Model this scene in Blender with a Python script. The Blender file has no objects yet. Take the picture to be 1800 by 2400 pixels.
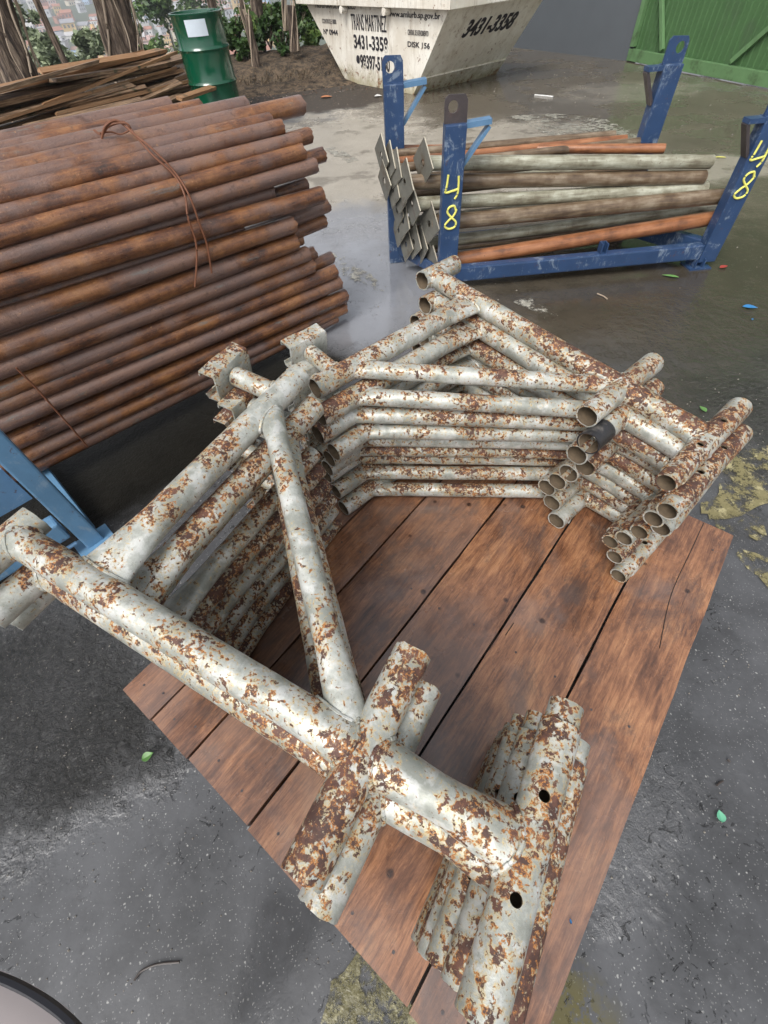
import bpy, bmesh, math, random
from mathutils import Vector, Matrix, noise
R = math.radians
scene = bpy.context.scene
COL = scene.collection
random.seed(7)

# ------------------------------------------------------------------ camera
CAMZ = 1.25
FPX = 1042.0
ROT = Matrix(((0.996795684, 0.0799897771, 0.0),
              (-0.0630767077, 0.786032819, -0.61495832),
              (-0.0491903790, 0.612987799, 0.788559614)))
cam_d = bpy.data.cameras.new('camera')
cam_d.sensor_fit = 'VERTICAL'
cam_d.sensor_height = 24.0
cam_d.lens = 24.0 * FPX / 2400.0
cam_d.clip_start = 0.02
cam_d.clip_end = 4000
cam = bpy.data.objects.new('camera', cam_d)
COL.objects.link(cam)
cam.matrix_world = Matrix.Translation((0, 0, CAMZ)) @ ROT.to_4x4()
scene.camera = cam

# ------------------------------------------------------------------ world, sun, exposure
SUN_EL, SUN_AZ = R(52), R(-148)          # azimuth measured clockwise from +Y
world = bpy.data.worlds.new('World')
scene.world = world
world.use_nodes = True
wn = world.node_tree
wn.nodes.clear()
wo = wn.nodes.new('ShaderNodeOutputWorld')
wb = wn.nodes.new('ShaderNodeBackground')
ws = wn.nodes.new('ShaderNodeTexSky')
ws.sky_type = 'NISHITA'
ws.sun_disc = False
ws.sun_elevation = SUN_EL
ws.sun_rotation = SUN_AZ
ws.air_density = 1.0
ws.dust_density = 4.0
ws.ozone_density = 1.0
wh = wn.nodes.new('ShaderNodeHueSaturation')
wh.inputs['Saturation'].default_value = 0.22
wn.links.new(ws.outputs[0], wh.inputs['Color'])
wn.links.new(wh.outputs[0], wb.inputs['Color'])
wb.inputs['Strength'].default_value = 0.15
wn.links.new(wb.outputs[0], wo.inputs['Surface'])
sun_d = bpy.data.lights.new('sun', 'SUN')
sun_d.energy = 1.3
sun_d.angle = R(25)
sun_d.color = (1.0, 0.97, 0.93)
sun = bpy.data.objects.new('sun', sun_d)
COL.objects.link(sun)
sdir = Vector((math.sin(SUN_AZ) * math.cos(SUN_EL), math.cos(SUN_AZ) * math.cos(SUN_EL), math.sin(SUN_EL)))
sun.rotation_euler = sdir.to_track_quat('Z', 'Y').to_euler()
sun.location = (0, 0, 20)
scene.view_settings.view_transform = 'Standard'
scene.view_settings.look = 'None'
scene.view_settings.exposure = 0.62
scene.view_settings.gamma = 1.0
scene.render.resolution_x = 768
scene.render.resolution_y = 1024

# ------------------------------------------------------------------ surveying helpers
def ray(px, py):                       # direction of sight through a point of the 1800x2400 photograph
    v = Vector((px - 900.0, -(py - 1200.0), -FPX))
    return (ROT @ v).normalized()
def G(px, py, z=0.0):
    r = ray(px, py)
    return Vector((0, 0, CAMZ)) + r * ((z - CAMZ) / r.z)
def on_plane(px, py, p0, n):
    r = ray(px, py)
    o = Vector((0, 0, CAMZ))
    return o + r * ((Vector(p0) - o).dot(n) / r.dot(n))
def at_dist(px, py, d):
    r = ray(px, py)
    return Vector((0, 0, CAMZ)) + r * (d / math.hypot(r.x, r.y))
S = 1.085

# ------------------------------------------------------------------ node helpers
def new_mat(name):
    m = bpy.data.materials.new(name)
    m.use_nodes = True
    nt = m.node_tree
    b = nt.nodes['Principled BSDF']
    return m, nt, b
def N(nt, t, **kw):
    n = nt.nodes.new(t)
    for k, v in kw.items():
        setattr(n, k, v)
    return n
def setin(nt, sock, v):
    if hasattr(v, 'is_linked') or isinstance(v, bpy.types.NodeSocket):
        nt.links.new(v, sock)
    else:
        try:
            sock.default_value = v
        except Exception:
            sock.default_value = (v[0], v[1], v[2], 1.0)
def mathn(nt, op, a, b=None, c=None, clamp=False):
    n = N(nt, 'ShaderNodeMath', operation=op, use_clamp=clamp)
    setin(nt, n.inputs[0], a)
    if b is not None: setin(nt, n.inputs[1], b)
    if c is not None: setin(nt, n.inputs[2], c)
    return n.outputs[0]
def mixc(nt, f, a, b, mode='MIX'):
    n = N(nt, 'ShaderNodeMix', data_type='RGBA', blend_type=mode)
    setin(nt, n.inputs['Factor'], f)
    for s, v in ((n.inputs[6], a), (n.inputs[7], b)):
        if isinstance(v, bpy.types.NodeSocket): nt.links.new(v, s)
        else: s.default_value = (v[0], v[1], v[2], 1.0)
    return n.outputs[2]
def noise_t(nt, vec, scale, detail=4, rough=0.55, dist=0.0, out=0):
    n = N(nt, 'ShaderNodeTexNoise')
    if vec is not None: nt.links.new(vec, n.inputs['Vector'])
    n.inputs['Scale'].default_value = scale
    n.inputs['Detail'].default_value = detail
    n.inputs['Roughness'].default_value = rough
    n.inputs['Distortion'].default_value = dist
    return n.outputs[out]
def voro(nt, vec, scale, feature='F1', out='Distance', rand=1.0):
    n = N(nt, 'ShaderNodeTexVoronoi', feature=feature)
    if vec is not None: nt.links.new(vec, n.inputs['Vector'])
    n.inputs['Scale'].default_value = scale
    n.inputs['Randomness'].default_value = rand
    return n.outputs[out]
def ramp(nt, f, stops, interp='LINEAR'):
    n = N(nt, 'ShaderNodeValToRGB')
    cr = n.color_ramp
    cr.interpolation = interp
    while len(cr.elements) < len(stops): cr.elements.new(0.5)
    for e, (p, c) in zip(cr.elements, stops):
        e.position = p
        e.color = (c[0], c[1], c[2], 1.0) if hasattr(c, '__len__') else (c, c, c, 1.0)
    nt.links.new(f, n.inputs[0])
    return n.outputs[0]
def smooth(nt, v, a, b, to0=0.0, to1=1.0):
    n = N(nt, 'ShaderNodeMapRange', interpolation_type='SMOOTHSTEP')
    setin(nt, n.inputs['Value'], v)
    n.inputs['From Min'].default_value = a
    n.inputs['From Max'].default_value = b
    n.inputs['To Min'].default_value = to0
    n.inputs['To Max'].default_value = to1
    return n.outputs['Result']
def bump(nt, b, h, strength=0.3, dist=0.01, prev=None):
    n = N(nt, 'ShaderNodeBump')
    n.inputs['Strength'].default_value = strength
    n.inputs['Distance'].default_value = dist
    nt.links.new(h, n.inputs['Height'])
    if prev is not None: nt.links.new(prev, n.inputs['Normal'])
    if b is not None: nt.links.new(n.outputs[0], b.inputs['Normal'])
    return n.outputs[0]
def coords(nt, scale=(1, 1, 1), rnd=True):
    tc = N(nt, 'ShaderNodeTexCoord')
    v = tc.outputs['Object']
    if rnd:
        oi = N(nt, 'ShaderNodeObjectInfo')
        m1 = N(nt, 'ShaderNodeVectorMath', operation='SCALE')
        m1.inputs[0].default_value = (37.0, 19.0, 53.0)
        nt.links.new(oi.outputs['Random'], m1.inputs['Scale'])
        ad = N(nt, 'ShaderNodeVectorMath', operation='ADD')
        nt.links.new(v, ad.inputs[0]); nt.links.new(m1.outputs[0], ad.inputs[1])
        v = ad.outputs[0]
    if scale != (1, 1, 1):
        mp = N(nt, 'ShaderNodeVectorMath', operation='MULTIPLY')
        nt.links.new(v, mp.inputs[0]); mp.inputs[1].default_value = scale
        v = mp.outputs[0]
    return v
def plain(name, col, rough=0.5, metal=0.0, var=0.25, scale=20.0, bmp=0.15, dirt=None):
    m, nt, b = new_mat(name)
    v = coords(nt)
    n1 = noise_t(nt, v, scale, 6, 0.65)
    c = mixc(nt, n1, [x * (1 - var) for x in col], [min(1, x * (1 + var)) for x in col])
    if dirt:
        n2 = smooth(nt, noise_t(nt, v, scale * 0.35, 8, 0.7), 0.52, 0.68)
        c = mixc(nt, n2, c, dirt)
    nt.links.new(c, b.inputs['Base Color'])
    b.inputs['Roughness'].default_value = rough
    b.inputs['Metallic'].default_value = metal
    bump(nt, b, n1, bmp, 0.004)
    return m

# ------------------------------------------------------------------ materials
def m_painted_rusty(name='flaking_silver_paint', bias=0.0):
    m, nt, b = new_mat(name)
    v = coords(nt)
    big = noise_t(nt, v, 9.0, 3, 0.5)
    med = noise_t(nt, v, 52.0, 5, 0.65, 0.5)
    fine = noise_t(nt, v, 150.0, 5, 0.65, 0.3)
    grit = noise_t(nt, v, 700.0, 3, 0.6)
    geo = N(nt, 'ShaderNodeNewGeometry')
    sx = N(nt, 'ShaderNodeSeparateXYZ'); nt.links.new(geo.outputs['Normal'], sx.inputs[0])
    oi = N(nt, 'ShaderNodeObjectInfo')
    upb = mathn(nt, 'MULTIPLY', sx.outputs['Z'], 0.050)           # weather side rusts more
    t = mathn(nt, 'ADD', mathn(nt, 'MULTIPLY', big, 0.40), mathn(nt, 'MULTIPLY', med, 0.52))
    t = mathn(nt, 'ADD', t, mathn(nt, 'MULTIPLY', fine, 0.46))
    t = mathn(nt, 'ADD', t, upb)
    t = mathn(nt, 'ADD', t, mathn(nt, 'MULTIPLY', mathn(nt, 'SUBTRACT', oi.outputs['Random'], 0.5), 0.075))
    t = mathn(nt, 'ADD', t, bias)
    ctr = noise_t(nt, v, 230.0, 4, 0.7)
    t = mathn(nt, 'ADD', t, mathn(nt, 'MULTIPLY', mathn(nt, 'SUBTRACT', ctr, 0.5), 0.10))
    rust = smooth(nt, t, 0.744, 0.766)
    halo = smooth(nt, t, 0.672, 0.750)
    fleck = smooth(nt, mathn(nt, 'ADD', mathn(nt, 'MULTIPLY', fine, 0.8), mathn(nt, 'MULTIPLY', big, 0.25)), 0.60, 0.62)
    paint = mixc(nt, smooth(nt, noise_t(nt, v, 13.0, 6, 0.72), 0.36, 0.64), (0.27, 0.28, 0.245), (0.51, 0.52, 0.48))
    paint = mixc(nt, mathn(nt, 'MULTIPLY', smooth(nt, noise_t(nt, v, 26.0, 4, 0.6, 0.5), 0.5, 0.62), 0.5), paint, (0.64, 0.64, 0.62))
    scr = smooth(nt, noise_t(nt, coords(nt, (14, 14, 60)), 9.0, 4, 0.7), 0.58, 0.68)
    paint = mixc(nt, mathn(nt, 'MULTIPLY', scr, 0.45), paint, (0.24, 0.25, 0.25))
    gry = smooth(nt, noise_t(nt, v, 48.0, 6, 0.75, 0.8), 0.57, 0.62)
    paint = mixc(nt, mathn(nt, 'MULTIPLY', gry, 0.45), paint, (0.30, 0.31, 0.27))
    c = mixc(nt, mathn(nt, 'MULTIPLY', mathn(nt, 'MULTIPLY', halo, 0.85), smooth(nt, noise_t(nt, v, 70.0, 4, 0.7), 0.36, 0.60)), paint, (0.52, 0.40, 0.20))
    rustc = mixc(nt, smooth(nt, noise_t(nt, v, 38.0, 5, 0.7), 0.42, 0.62), (0.060, 0.029, 0.022), (0.130, 0.058, 0.038))
    edge = mathn(nt, 'MULTIPLY', smooth(nt, t, 0.728, 0.752), smooth(nt, t, 0.810, 0.768))
    rustc = mixc(nt, mathn(nt, 'MULTIPLY', edge, smooth(nt, noise_t(nt, v, 80.0, 3), 0.42, 0.58)), rustc, (0.46, 0.19, 0.045))
    crm = smooth(nt, noise_t(nt, v, 120.0, 5, 0.75, 0.4), 0.575, 0.63)
    rustc = mixc(nt, mathn(nt, 'MULTIPLY', crm, 0.75), rustc, (0.50, 0.40, 0.25))
    c = mixc(nt, mathn(nt, 'MULTIPLY', fleck, 0.85), c, (0.14, 0.065, 0.04))
    c = mixc(nt, rust, c, rustc)
    nt.links.new(c, b.inputs['Base Color'])
    rg = mathn(nt, 'ADD', mathn(nt, 'MULTIPLY', rust, 0.25), 0.33)
    rg = mathn(nt, 'ADD', rg, mathn(nt, 'MULTIPLY', grit, 0.15))
    nt.links.new(rg, b.inputs['Roughness'])
    nt.links.new(mathn(nt, 'MULTIPLY', mathn(nt, 'SUBTRACT', 1.0, rust), 0.22), b.inputs['Metallic'])
    h = mathn(nt, 'SUBTRACT', mathn(nt, 'MULTIPLY', grit, 0.25), mathn(nt, 'MULTIPLY', rust, 0.7))
    h = mathn(nt, 'ADD', h, mathn(nt, 'MULTIPLY', noise_t(nt, v, 22.0, 3), 1.2))
    bump(nt, b, h, 0.7, 0.0018)
    return m
def m_inside():
    return plain('rusty_tube_inside', (0.13, 0.095, 0.06), 0.8, 0, 0.5, 60, 0.3)
def m_rusty_pipe():
    m, nt, b = new_mat('wet_rusty_pipe')
    b.inputs['Coat Weight'].default_value = 0.35; b.inputs['Coat Roughness'].default_value = 0.22
    tc = N(nt, 'ShaderNodeTexCoord')
    v = coords(nt)
    vs = coords(nt, (3.0, 26.0, 26.0))
    oi = N(nt, 'ShaderNodeObjectInfo')
    a = noise_t(nt, v, 7.0, 8, 0.72)
    s = noise_t(nt, vs, 2.2, 8, 0.76)
    t = mathn(nt, 'ADD', mathn(nt, 'MULTIPLY', a, 0.55), mathn(nt, 'MULTIPLY', s, 0.45))
    sx = N(nt, 'ShaderNodeSeparateXYZ'); nt.links.new(tc.outputs['Object'], sx.inputs[0])
    c = ramp(nt, t, [(0.38, (0.038, 0.024, 0.019)), (0.45, (0.115, 0.048, 0.026)), (0.51, (0.205, 0.086, 0.036)),
                     (0.58, (0.29, 0.13, 0.050)), (0.68, (0.38, 0.19, 0.08))])
    # purple brown mill scale in broad patches, differing pipe by pipe
    sc = smooth(nt, mathn(nt, 'ADD', noise_t(nt, v, 3.1, 5, 0.6), mathn(nt, 'MULTIPLY', oi.outputs['Random'], 0.14)), 0.51, 0.64)
    c = mixc(nt, mathn(nt, 'MULTIPLY', sc, 0.72), c, (0.19, 0.125, 0.105))
    g = smooth(nt, noise_t(nt, coords(nt, (2.0, 12, 12)), 2.6, 6, 0.65), 0.60, 0.70)
    c = mixc(nt, mathn(nt, 'MULTIPLY', g, 0.7), c, (0.15, 0.15, 0.135))
    pt = smooth(nt, noise_t(nt, v, 34.0, 6, 0.75), 0.56, 0.64)
    c = mixc(nt, mathn(nt, 'MULTIPLY', pt, 0.55), c, (0.07, 0.035, 0.024))
    sp = smooth(nt, noise_t(nt, v, 95.0, 4, 0.7), 0.63, 0.69)
    c = mixc(nt, mathn(nt, 'MULTIPLY', sp, 0.7), c, (0.42, 0.23, 0.11))
    nt.links.new(c, b.inputs['Base Color'])
    nt.links.new(mathn(nt, 'ADD', mathn(nt, 'MULTIPLY', s, 0.40), 0.12), b.inputs['Roughness'])
    h = mathn(nt, 'ADD', mathn(nt, 'MULTIPLY', noise_t(nt, v, 130.0, 5, 0.65), 0.9), s)
    bump(nt, b, h, 0.8, 0.003)
    return m
def m_pole(name, c0, c1, c2):
    m, nt, b = new_mat(name)
    v = coords(nt); vs = coords(nt, (1.6, 14, 14))
    t = mathn(nt, 'ADD', mathn(nt, 'MULTIPLY', noise_t(nt, v, 9.0, 6, 0.65), 0.5), mathn(nt, 'MULTIPLY', noise_t(nt, vs, 4.0, 5, 0.6), 0.5))
    c = ramp(nt, t, [(0.38, c0), (0.5, c1), (0.62, c2)])
    sp = smooth(nt, noise_t(nt, v, 70.0, 4, 0.6), 0.62, 0.70)
    c = mixc(nt, mathn(nt, 'MULTIPLY', sp, 0.6), c, (0.10, 0.055, 0.03))
    nt.links.new(c, b.inputs['Base Color'])
    b.inputs['Roughness'].default_value = 0.30
    bump(nt, b, noise_t(nt, v, 90.0, 4, 0.6), 0.3, 0.0015)
    return m
def m_blue(name, col, wear=(0.30, 0.36, 0.42), amount=0.60):
    m, nt, b = new_mat(name)
    v = coords(nt)
    n1 = noise_t(nt, v, 8.0, 6, 0.65)
    c = mixc(nt, n1, [x * 0.6 for x in col], [x * 1.35 for x in col])
    w = smooth(nt, mathn(nt, 'ADD', mathn(nt, 'MULTIPLY', noise_t(nt, v, 11.0, 6, 0.75, 1.0), 0.7), mathn(nt, 'MULTIPLY', noise_t(nt, coords(nt, (30, 30, 5)), 3.0, 5, 0.7), 0.3)), amount - 0.03, amount + 0.06)
    c = mixc(nt, mathn(nt, 'MULTIPLY', w, 0.5), c, wear)
    r = smooth(nt, noise_t(nt, v, 30.0, 6, 0.75), 0.61, 0.68)
    c = mixc(nt, mathn(nt, 'MULTIPLY', r, 0.7), c, (0.10, 0.045, 0.03))
    nt.links.new(c, b.inputs['Base Color'])
    b.inputs['Roughness'].default_value = 0.38
    bump(nt, b, n1, 0.2, 0.003)
    return m
def m_wood():
    m, nt, b = new_mat('wet_red_hardwood')
    b.inputs['Coat Weight'].default_value = 0.5; b.inputs['Coat Roughness'].default_value = 0.14
    v = coords(nt)
    g = coords(nt, (1.6, 14.0, 14.0))
    grain = noise_t(nt, g, 4.5, 9, 0.78, 0.9)
    fineg = noise_t(nt, coords(nt, (7, 160, 160)), 2.0, 6, 0.7)
    blotch = noise_t(nt, coords(nt, (1.0, 2.2, 2.2)), 3.0, 9, 0.74, 0.25)
    t = mathn(nt, 'ADD', mathn(nt, 'MULTIPLY', grain, 0.42), mathn(nt, 'MULTIPLY', blotch, 0.58))
    c = ramp(nt, t, [(0.37, (0.040, 0.021, 0.014)), (0.46, (0.155, 0.069, 0.037)), (0.52, (0.285, 0.130, 0.064)), (0.62, (0.46, 0.235, 0.115))])
    c = mixc(nt, mathn(nt, 'MULTIPLY', smooth(nt, fineg, 0.48, 0.66), 0.5), c, (0.06, 0.026, 0.016))
    dk = smooth(nt, noise_t(nt, coords(nt, (1.2, 2.6, 2.6)), 2.6, 9, 0.76, 0.3), 0.50, 0.62)
    c = mixc(nt, mathn(nt, 'MULTIPLY', dk, 0.58), c, (0.060, 0.045, 0.042))
    fm = smooth(nt, noise_t(nt, v, 2.4, 5, 0.6, 0.4), 0.46, 0.60)
    c = mixc(nt, mathn(nt, 'MULTIPLY', fm, 0.38), c, (0.21, 0.155, 0.135))
    kn = smooth(nt, voro(nt, v, 9.0), 0.10, 0.045)
    c = mixc(nt, mathn(nt, 'MULTIPLY', kn, 0.85), c, (0.02, 0.010, 0.008))
    lf = smooth(nt, noise_t(nt, v, 60.0, 5, 0.7), 0.60, 0.70)
    c = mixc(nt, mathn(nt, 'MULTIPLY', lf, 0.25), c, (0.42, 0.22, 0.13))
    nt.links.new(c, b.inputs['Base Color'])
    nt.links.new(smooth(nt, noise_t(nt, v, 4.0, 5, 0.6), 0.40, 0.60, 0.08, 0.30), b.inputs['Roughness'])
    b.inputs['IOR'].default_value = 1.6
    h = mathn(nt, 'ADD', mathn(nt, 'MULTIPLY', grain, 1.0), mathn(nt, 'MULTIPLY', fineg, 0.5))
    bump(nt, b, h, 0.25, 0.003)
    return m
def m_old_wood(name='weathered_timber', warm=(0.30, 0.15, 0.06)):
    m, nt, b = new_mat(name)
    v = coords(nt)
    g = noise_t(nt, coords(nt, (1.2, 22, 22)), 3.0, 7, 0.7)
    oi = N(nt, 'ShaderNodeObjectInfo')
    c = ramp(nt, g, [(0.35, (0.045, 0.030, 0.020)), (0.5, (0.19, 0.115, 0.065)), (0.65, (0.38, 0.26, 0.16))])
    c = mixc(nt, mathn(nt, 'MULTIPLY', smooth(nt, oi.outputs['Random'], 0.6, 0.9), 0.6), c, (0.34, 0.17, 0.07))
    c = mixc(nt, smooth(nt, noise_t(nt, v, 5.0, 5, 0.65), 0.55, 0.7), c, (0.055, 0.05, 0.025))
    nt.links.new(c, b.inputs['Base Color'])
    b.inputs['Roughness'].default_value = 0.6
    bump(nt, b, g, 0.5, 0.006)
    return m
def m_drum():
    m, nt, b = new_mat('glossy_dark_green_paint')
    b.inputs['Coat Weight'].default_value = 0.6; b.inputs['Coat Roughness'].default_value = 0.08
    v = coords(nt)
    c = mixc(nt, noise_t(nt, v, 5.0, 4), (0.002, 0.055, 0.026), (0.004, 0.082, 0.040))
    nt.links.new(c, b.inputs['Base Color'])
    b.inputs['Roughness'].default_value = 0.16
    bump(nt, b, noise_t(nt, v, 6.0, 2), 0.25, 0.006)
    return m
def m_skip():
    m, nt, b = new_mat('grimy_white_steel')
    v = coords(nt)
    n1 = noise_t(nt, v, 2.2, 7, 0.68)
    c = mixc(nt, smooth(nt, n1, 0.35, 0.65), (0.66, 0.61, 0.52), (0.82, 0.79, 0.71))
    streak = smooth(nt, noise_t(nt, coords(nt, (7.0, 7.0, 0.9)), 2.0, 6, 0.7), 0.50, 0.68)
    c = mixc(nt, mathn(nt, 'MULTIPLY', streak, 0.5), c, (0.36, 0.29, 0.21))
    tc = N(nt, 'ShaderNodeTexCoord')
    sx = N(nt, 'ShaderNodeSeparateXYZ'); nt.links.new(tc.outputs['Object'], sx.inputs[0])
    low = smooth(nt, mathn(nt, 'ADD', sx.outputs['Z'], mathn(nt, 'MULTIPLY', noise_t(nt, v, 9.0, 6, 0.7), 0.5)), 0.48, 0.22)
    c = mixc(nt, mathn(nt, 'MULTIPLY', low, 0.7), c, (0.26, 0.22, 0.08))
    r = smooth(nt, mathn(nt, 'ADD', noise_t(nt, v, 13.0, 6, 0.75), mathn(nt, 'MULTIPLY', low, 0.09)), 0.60, 0.67)
    c = mixc(nt, mathn(nt, 'MULTIPLY', r, 0.85), c, (0.20, 0.085, 0.035))
    dd = smooth(nt, noise_t(nt, v, 4.0, 8, 0.8), 0.58, 0.66)
    c = mixc(nt, mathn(nt, 'MULTIPLY', dd, 0.4), c, (0.22, 0.21, 0.19))
    nt.links.new(c, b.inputs['Base Color'])
    b.inputs['Roughness'].default_value = 0.45
    bump(nt, b, noise_t(nt, v, 3.0, 4), 0.3, 0.03)
    return m
def m_bark():
    m, nt, b = new_mat('stringy_bark')
    v = coords(nt)
    g = noise_t(nt, coords(nt, (9, 9, 1.4)), 3.0, 7, 0.7, 0.5)
    c = ramp(nt, g, [(0.36, (0.022, 0.015, 0.011)), (0.5, (0.105, 0.075, 0.055)), (0.66, (0.27, 0.21, 0.155))])
    nt.links.new(c, b.inputs['Base Color'])
    b.inputs['Roughness'].default_value = 0.85
    bump(nt, b, g, 0.9, 0.03)
    return m
def m_leaf(name, c0, c1):
    m, nt, b = new_mat(name)
    v = coords(nt)
    geo = N(nt, 'ShaderNodeNewGeometry')
    c = mixc(nt, geo.outputs['Random Per Island'], c0, c1)
    c = mixc(nt, smooth(nt, noise_t(nt, v, 1.2, 3), 0.4, 0.6), c, [x * 0.7 for x in c0])
    nt.links.new(c, b.inputs['Base Color'])
    b.inputs['Roughness'].default_value = 0.45
    b.inputs['Subsurface Weight'].default_value = 0.0
    return m
def m_ground():
    m, nt, b = new_mat('wet_asphalt_and_concrete')
    v = coords(nt, rnd=False)
    sx = N(nt, 'ShaderNodeSeparateXYZ'); nt.links.new(v, sx.inputs[0])
    wob = noise_t(nt, v, 1.1, 6, 0.62)
    wob2 = noise_t(nt, v, 3.3, 6, 0.65)
    def blob(x, y, rx, ry, soft=0.35, amp=0.9):
        s = N(nt, 'ShaderNodeVectorMath', operation='SUBTRACT')
        nt.links.new(v, s.inputs[0]); s.inputs[1].default_value = (x, y, 0)
        d = N(nt, 'ShaderNodeVectorMath', operation='MULTIPLY')
        nt.links.new(s.outputs[0], d.inputs[0]); d.inputs[1].default_value = (1 / rx, 1 / ry, 0)
        l = N(nt, 'ShaderNodeVectorMath', operation='LENGTH'); nt.links.new(d.outputs[0], l.inputs[0])
        val = mathn(nt, 'ADD', l.outputs['Value'], mathn(nt, 'MULTIPLY', mathn(nt, 'SUBTRACT', wob2, 0.5), amp * 1.6))
        return smooth(nt, val, 1.0 + soft, 1.0 - soft)
    # ---- asphalt with pale aggregate
    wv = N(nt, 'ShaderNodeVectorMath', operation='ADD'); nt.links.new(v, wv.inputs[0]); nt.links.new(noise_t(nt, v, 60.0, 3, 0.6, out=1), wv.inputs[1])
    wsc = N(nt, 'ShaderNodeVectorMath', operation='SCALE'); nt.links.new(noise_t(nt, v, 60.0, 3, 0.6, out=1), wsc.inputs[0]); wsc.inputs['Scale'].default_value = 0.012
    nt.links.new(wsc.outputs[0], wv.inputs[1])
    vv = wv.outputs[0]
    agg = voro(nt, vv, 95.0)
    aggc = voro(nt, vv, 95.0, out='Color')
    ac = mathn(nt, 'MULTIPLY', smooth(nt, agg, 0.26, 0.14), smooth(nt, aggc, 0.70, 0.78))
    agg2 = voro(nt, vv, 230.0)
    ac2 = mathn(nt, 'MULTIPLY', smooth(nt, agg2, 0.35, 0.2), smooth(nt, voro(nt, vv, 230.0, out='Color'), 0.66, 0.72))
    asp = mixc(nt, smooth(nt, wob2, 0.34, 0.66), (0.052, 0.053, 0.055), (0.096, 0.098, 0.103))
    stn = smooth(nt, noise_t(nt, v, 5.0, 8, 0.75, 0.5), 0.50, 0.62)
    asp = mixc(nt, mathn(nt, 'MULTIPLY', stn, 0.35), asp, (0.034, 0.035, 0.036))
    asp = mixc(nt, mathn(nt, 'MULTIPLY', ac2, 0.55), asp, (0.30, 0.30, 0.29))
    asp = mixc(nt, mathn(nt, 'MULTIPLY', mathn(nt, 'MULTIPLY', ac, smooth(nt, noise_t(nt, v, 6.0, 4), 0.40, 0.58)), 0.7), asp, (0.42, 0.42, 0.40))
    pit = mathn(nt, 'MULTIPLY', smooth(nt, noise_t(nt, v, 28.0, 5, 0.75, 1.5), 0.60, 0.63), smooth(nt, noise_t(nt, v, 2.6, 4), 0.46, 0.58))
    asp = mixc(nt, mathn(nt, 'MULTIPLY', pit, 0.85), asp, (0.012, 0.012, 0.012))
    # ---- wet brown slurry stretch and dry concrete
    brown = mixc(nt, noise_t(nt, v, 2.4, 8, 0.72, 0.4), (0.055, 0.046, 0.034), (0.17, 0.142, 0.108))
    brown = mixc(nt, mathn(nt, 'MULTIPLY', smooth(nt, noise_t(nt, v, 9.0, 8, 0.78), 0.56, 0.66), 0.4), brown, (0.21, 0.18, 0.14))
    conc = mixc(nt, noise_t(nt, v, 3.0, 8, 0.72), (0.24, 0.21, 0.165), (0.46, 0.42, 0.355))
    conc = mixc(nt, mathn(nt, 'MULTIPLY', smooth(nt, noise_t(nt, v, 2.0, 8, 0.7), 0.52, 0.6), 0.6), conc, (0.12, 0.10, 0.075))
    soil = mixc(nt, noise_t(nt, v, 14.0, 8, 0.75), (0.012, 0.010, 0.008), (0.075, 0.055, 0.038))
    lit = smooth(nt, voro(nt, v, 26.0), 0.22, 0.14)
    soil = mixc(nt, mathn(nt, 'MULTIPLY', lit, smooth(nt, voro(nt, v, 26.0, out='Color'), 0.55, 0.65)), soil, (0.24, 0.16, 0.09))
    mb = smooth(nt, mathn(nt, 'ADD', sx.outputs['Y'], mathn(nt, 'MULTIPLY', wob, 1.2)), 2.2, 2.8)
    mb = mathn(nt, 'MULTIPLY', mb, smooth(nt, mathn(nt, 'ADD', sx.outputs['X'], mathn(nt, 'MULTIPLY', wob2, 0.4)), 0.1, 0.6))
    mr = smooth(nt, mathn(nt, 'SUBTRACT', sx.outputs['X'], mathn(nt, 'MULTIPLY', sx.outputs['Y'], 0.55)), 0.55, 0.75)
    mb = mathn(nt, 'MULTIPLY', mb, 1.0)
    c = mixc(nt, mb, asp, brown)
    m_conc = mathn(nt, 'MAXIMUM', blob(0.95, 5.0, 1.5, 1.25, 0.25), blob(-0.1, 5.3, 1.0, 1.9, 0.25))
    m_conc = mathn(nt, 'MAXIMUM', m_conc, mathn(nt, 'MULTIPLY', blob(2.6, 4.2, 0.9, 0.30, 0.3), 0.8))
    m_conc = mathn(nt, 'MAXIMUM', m_conc, mathn(nt, 'MULTIPLY', blob(3.3, 7.0, 0.8, 0.5, 0.4), 0.4))
    c = mixc(nt, m_conc, c, conc)
    dkz = blob(2.0, 2.1, 1.5, 1.1, 0.35, 0.9)
    c = mixc(nt, mathn(nt, 'MULTIPLY', dkz, 0.85), c, mixc(nt, noise_t(nt, v, 5.0, 7, 0.7), (0.018, 0.015, 0.011), (0.075, 0.063, 0.045)))
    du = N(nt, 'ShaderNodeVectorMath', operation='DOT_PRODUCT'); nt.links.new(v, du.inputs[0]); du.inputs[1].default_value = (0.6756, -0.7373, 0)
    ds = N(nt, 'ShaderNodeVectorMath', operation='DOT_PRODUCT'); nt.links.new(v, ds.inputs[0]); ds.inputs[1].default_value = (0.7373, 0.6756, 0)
    pile_shade = mathn(nt, 'MULTIPLY', smooth(nt, mathn(nt, 'ADD', du.outputs['Value'], mathn(nt, 'MULTIPLY', wob2, 0.25)), -1.18, -1.36), smooth(nt, mathn(nt, 'ADD', ds.outputs['Value'], mathn(nt, 'MULTIPLY', wob2, 0.3)), 1.50, 1.30))  # deep shade below the pipe pile, painted into the ground colour
    pile_shade = mathn(nt, 'MULTIPLY', pile_shade, smooth(nt, du.outputs['Value'], -3.3, -3.0))
    m_soil = smooth(nt, mathn(nt, 'ADD', mathn(nt, 'SUBTRACT', sx.outputs['Y'], mathn(nt, 'MULTIPLY', sx.outputs['X'], 0.25)), mathn(nt, 'MULTIPLY', wob2, 0.8)), 7.55, 7.85)
    m_soil = mathn(nt, 'MULTIPLY', m_soil, smooth(nt, sx.outputs['X'], 1.0, 0.2))
    c = mixc(nt, m_soil, c, soil)
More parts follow.
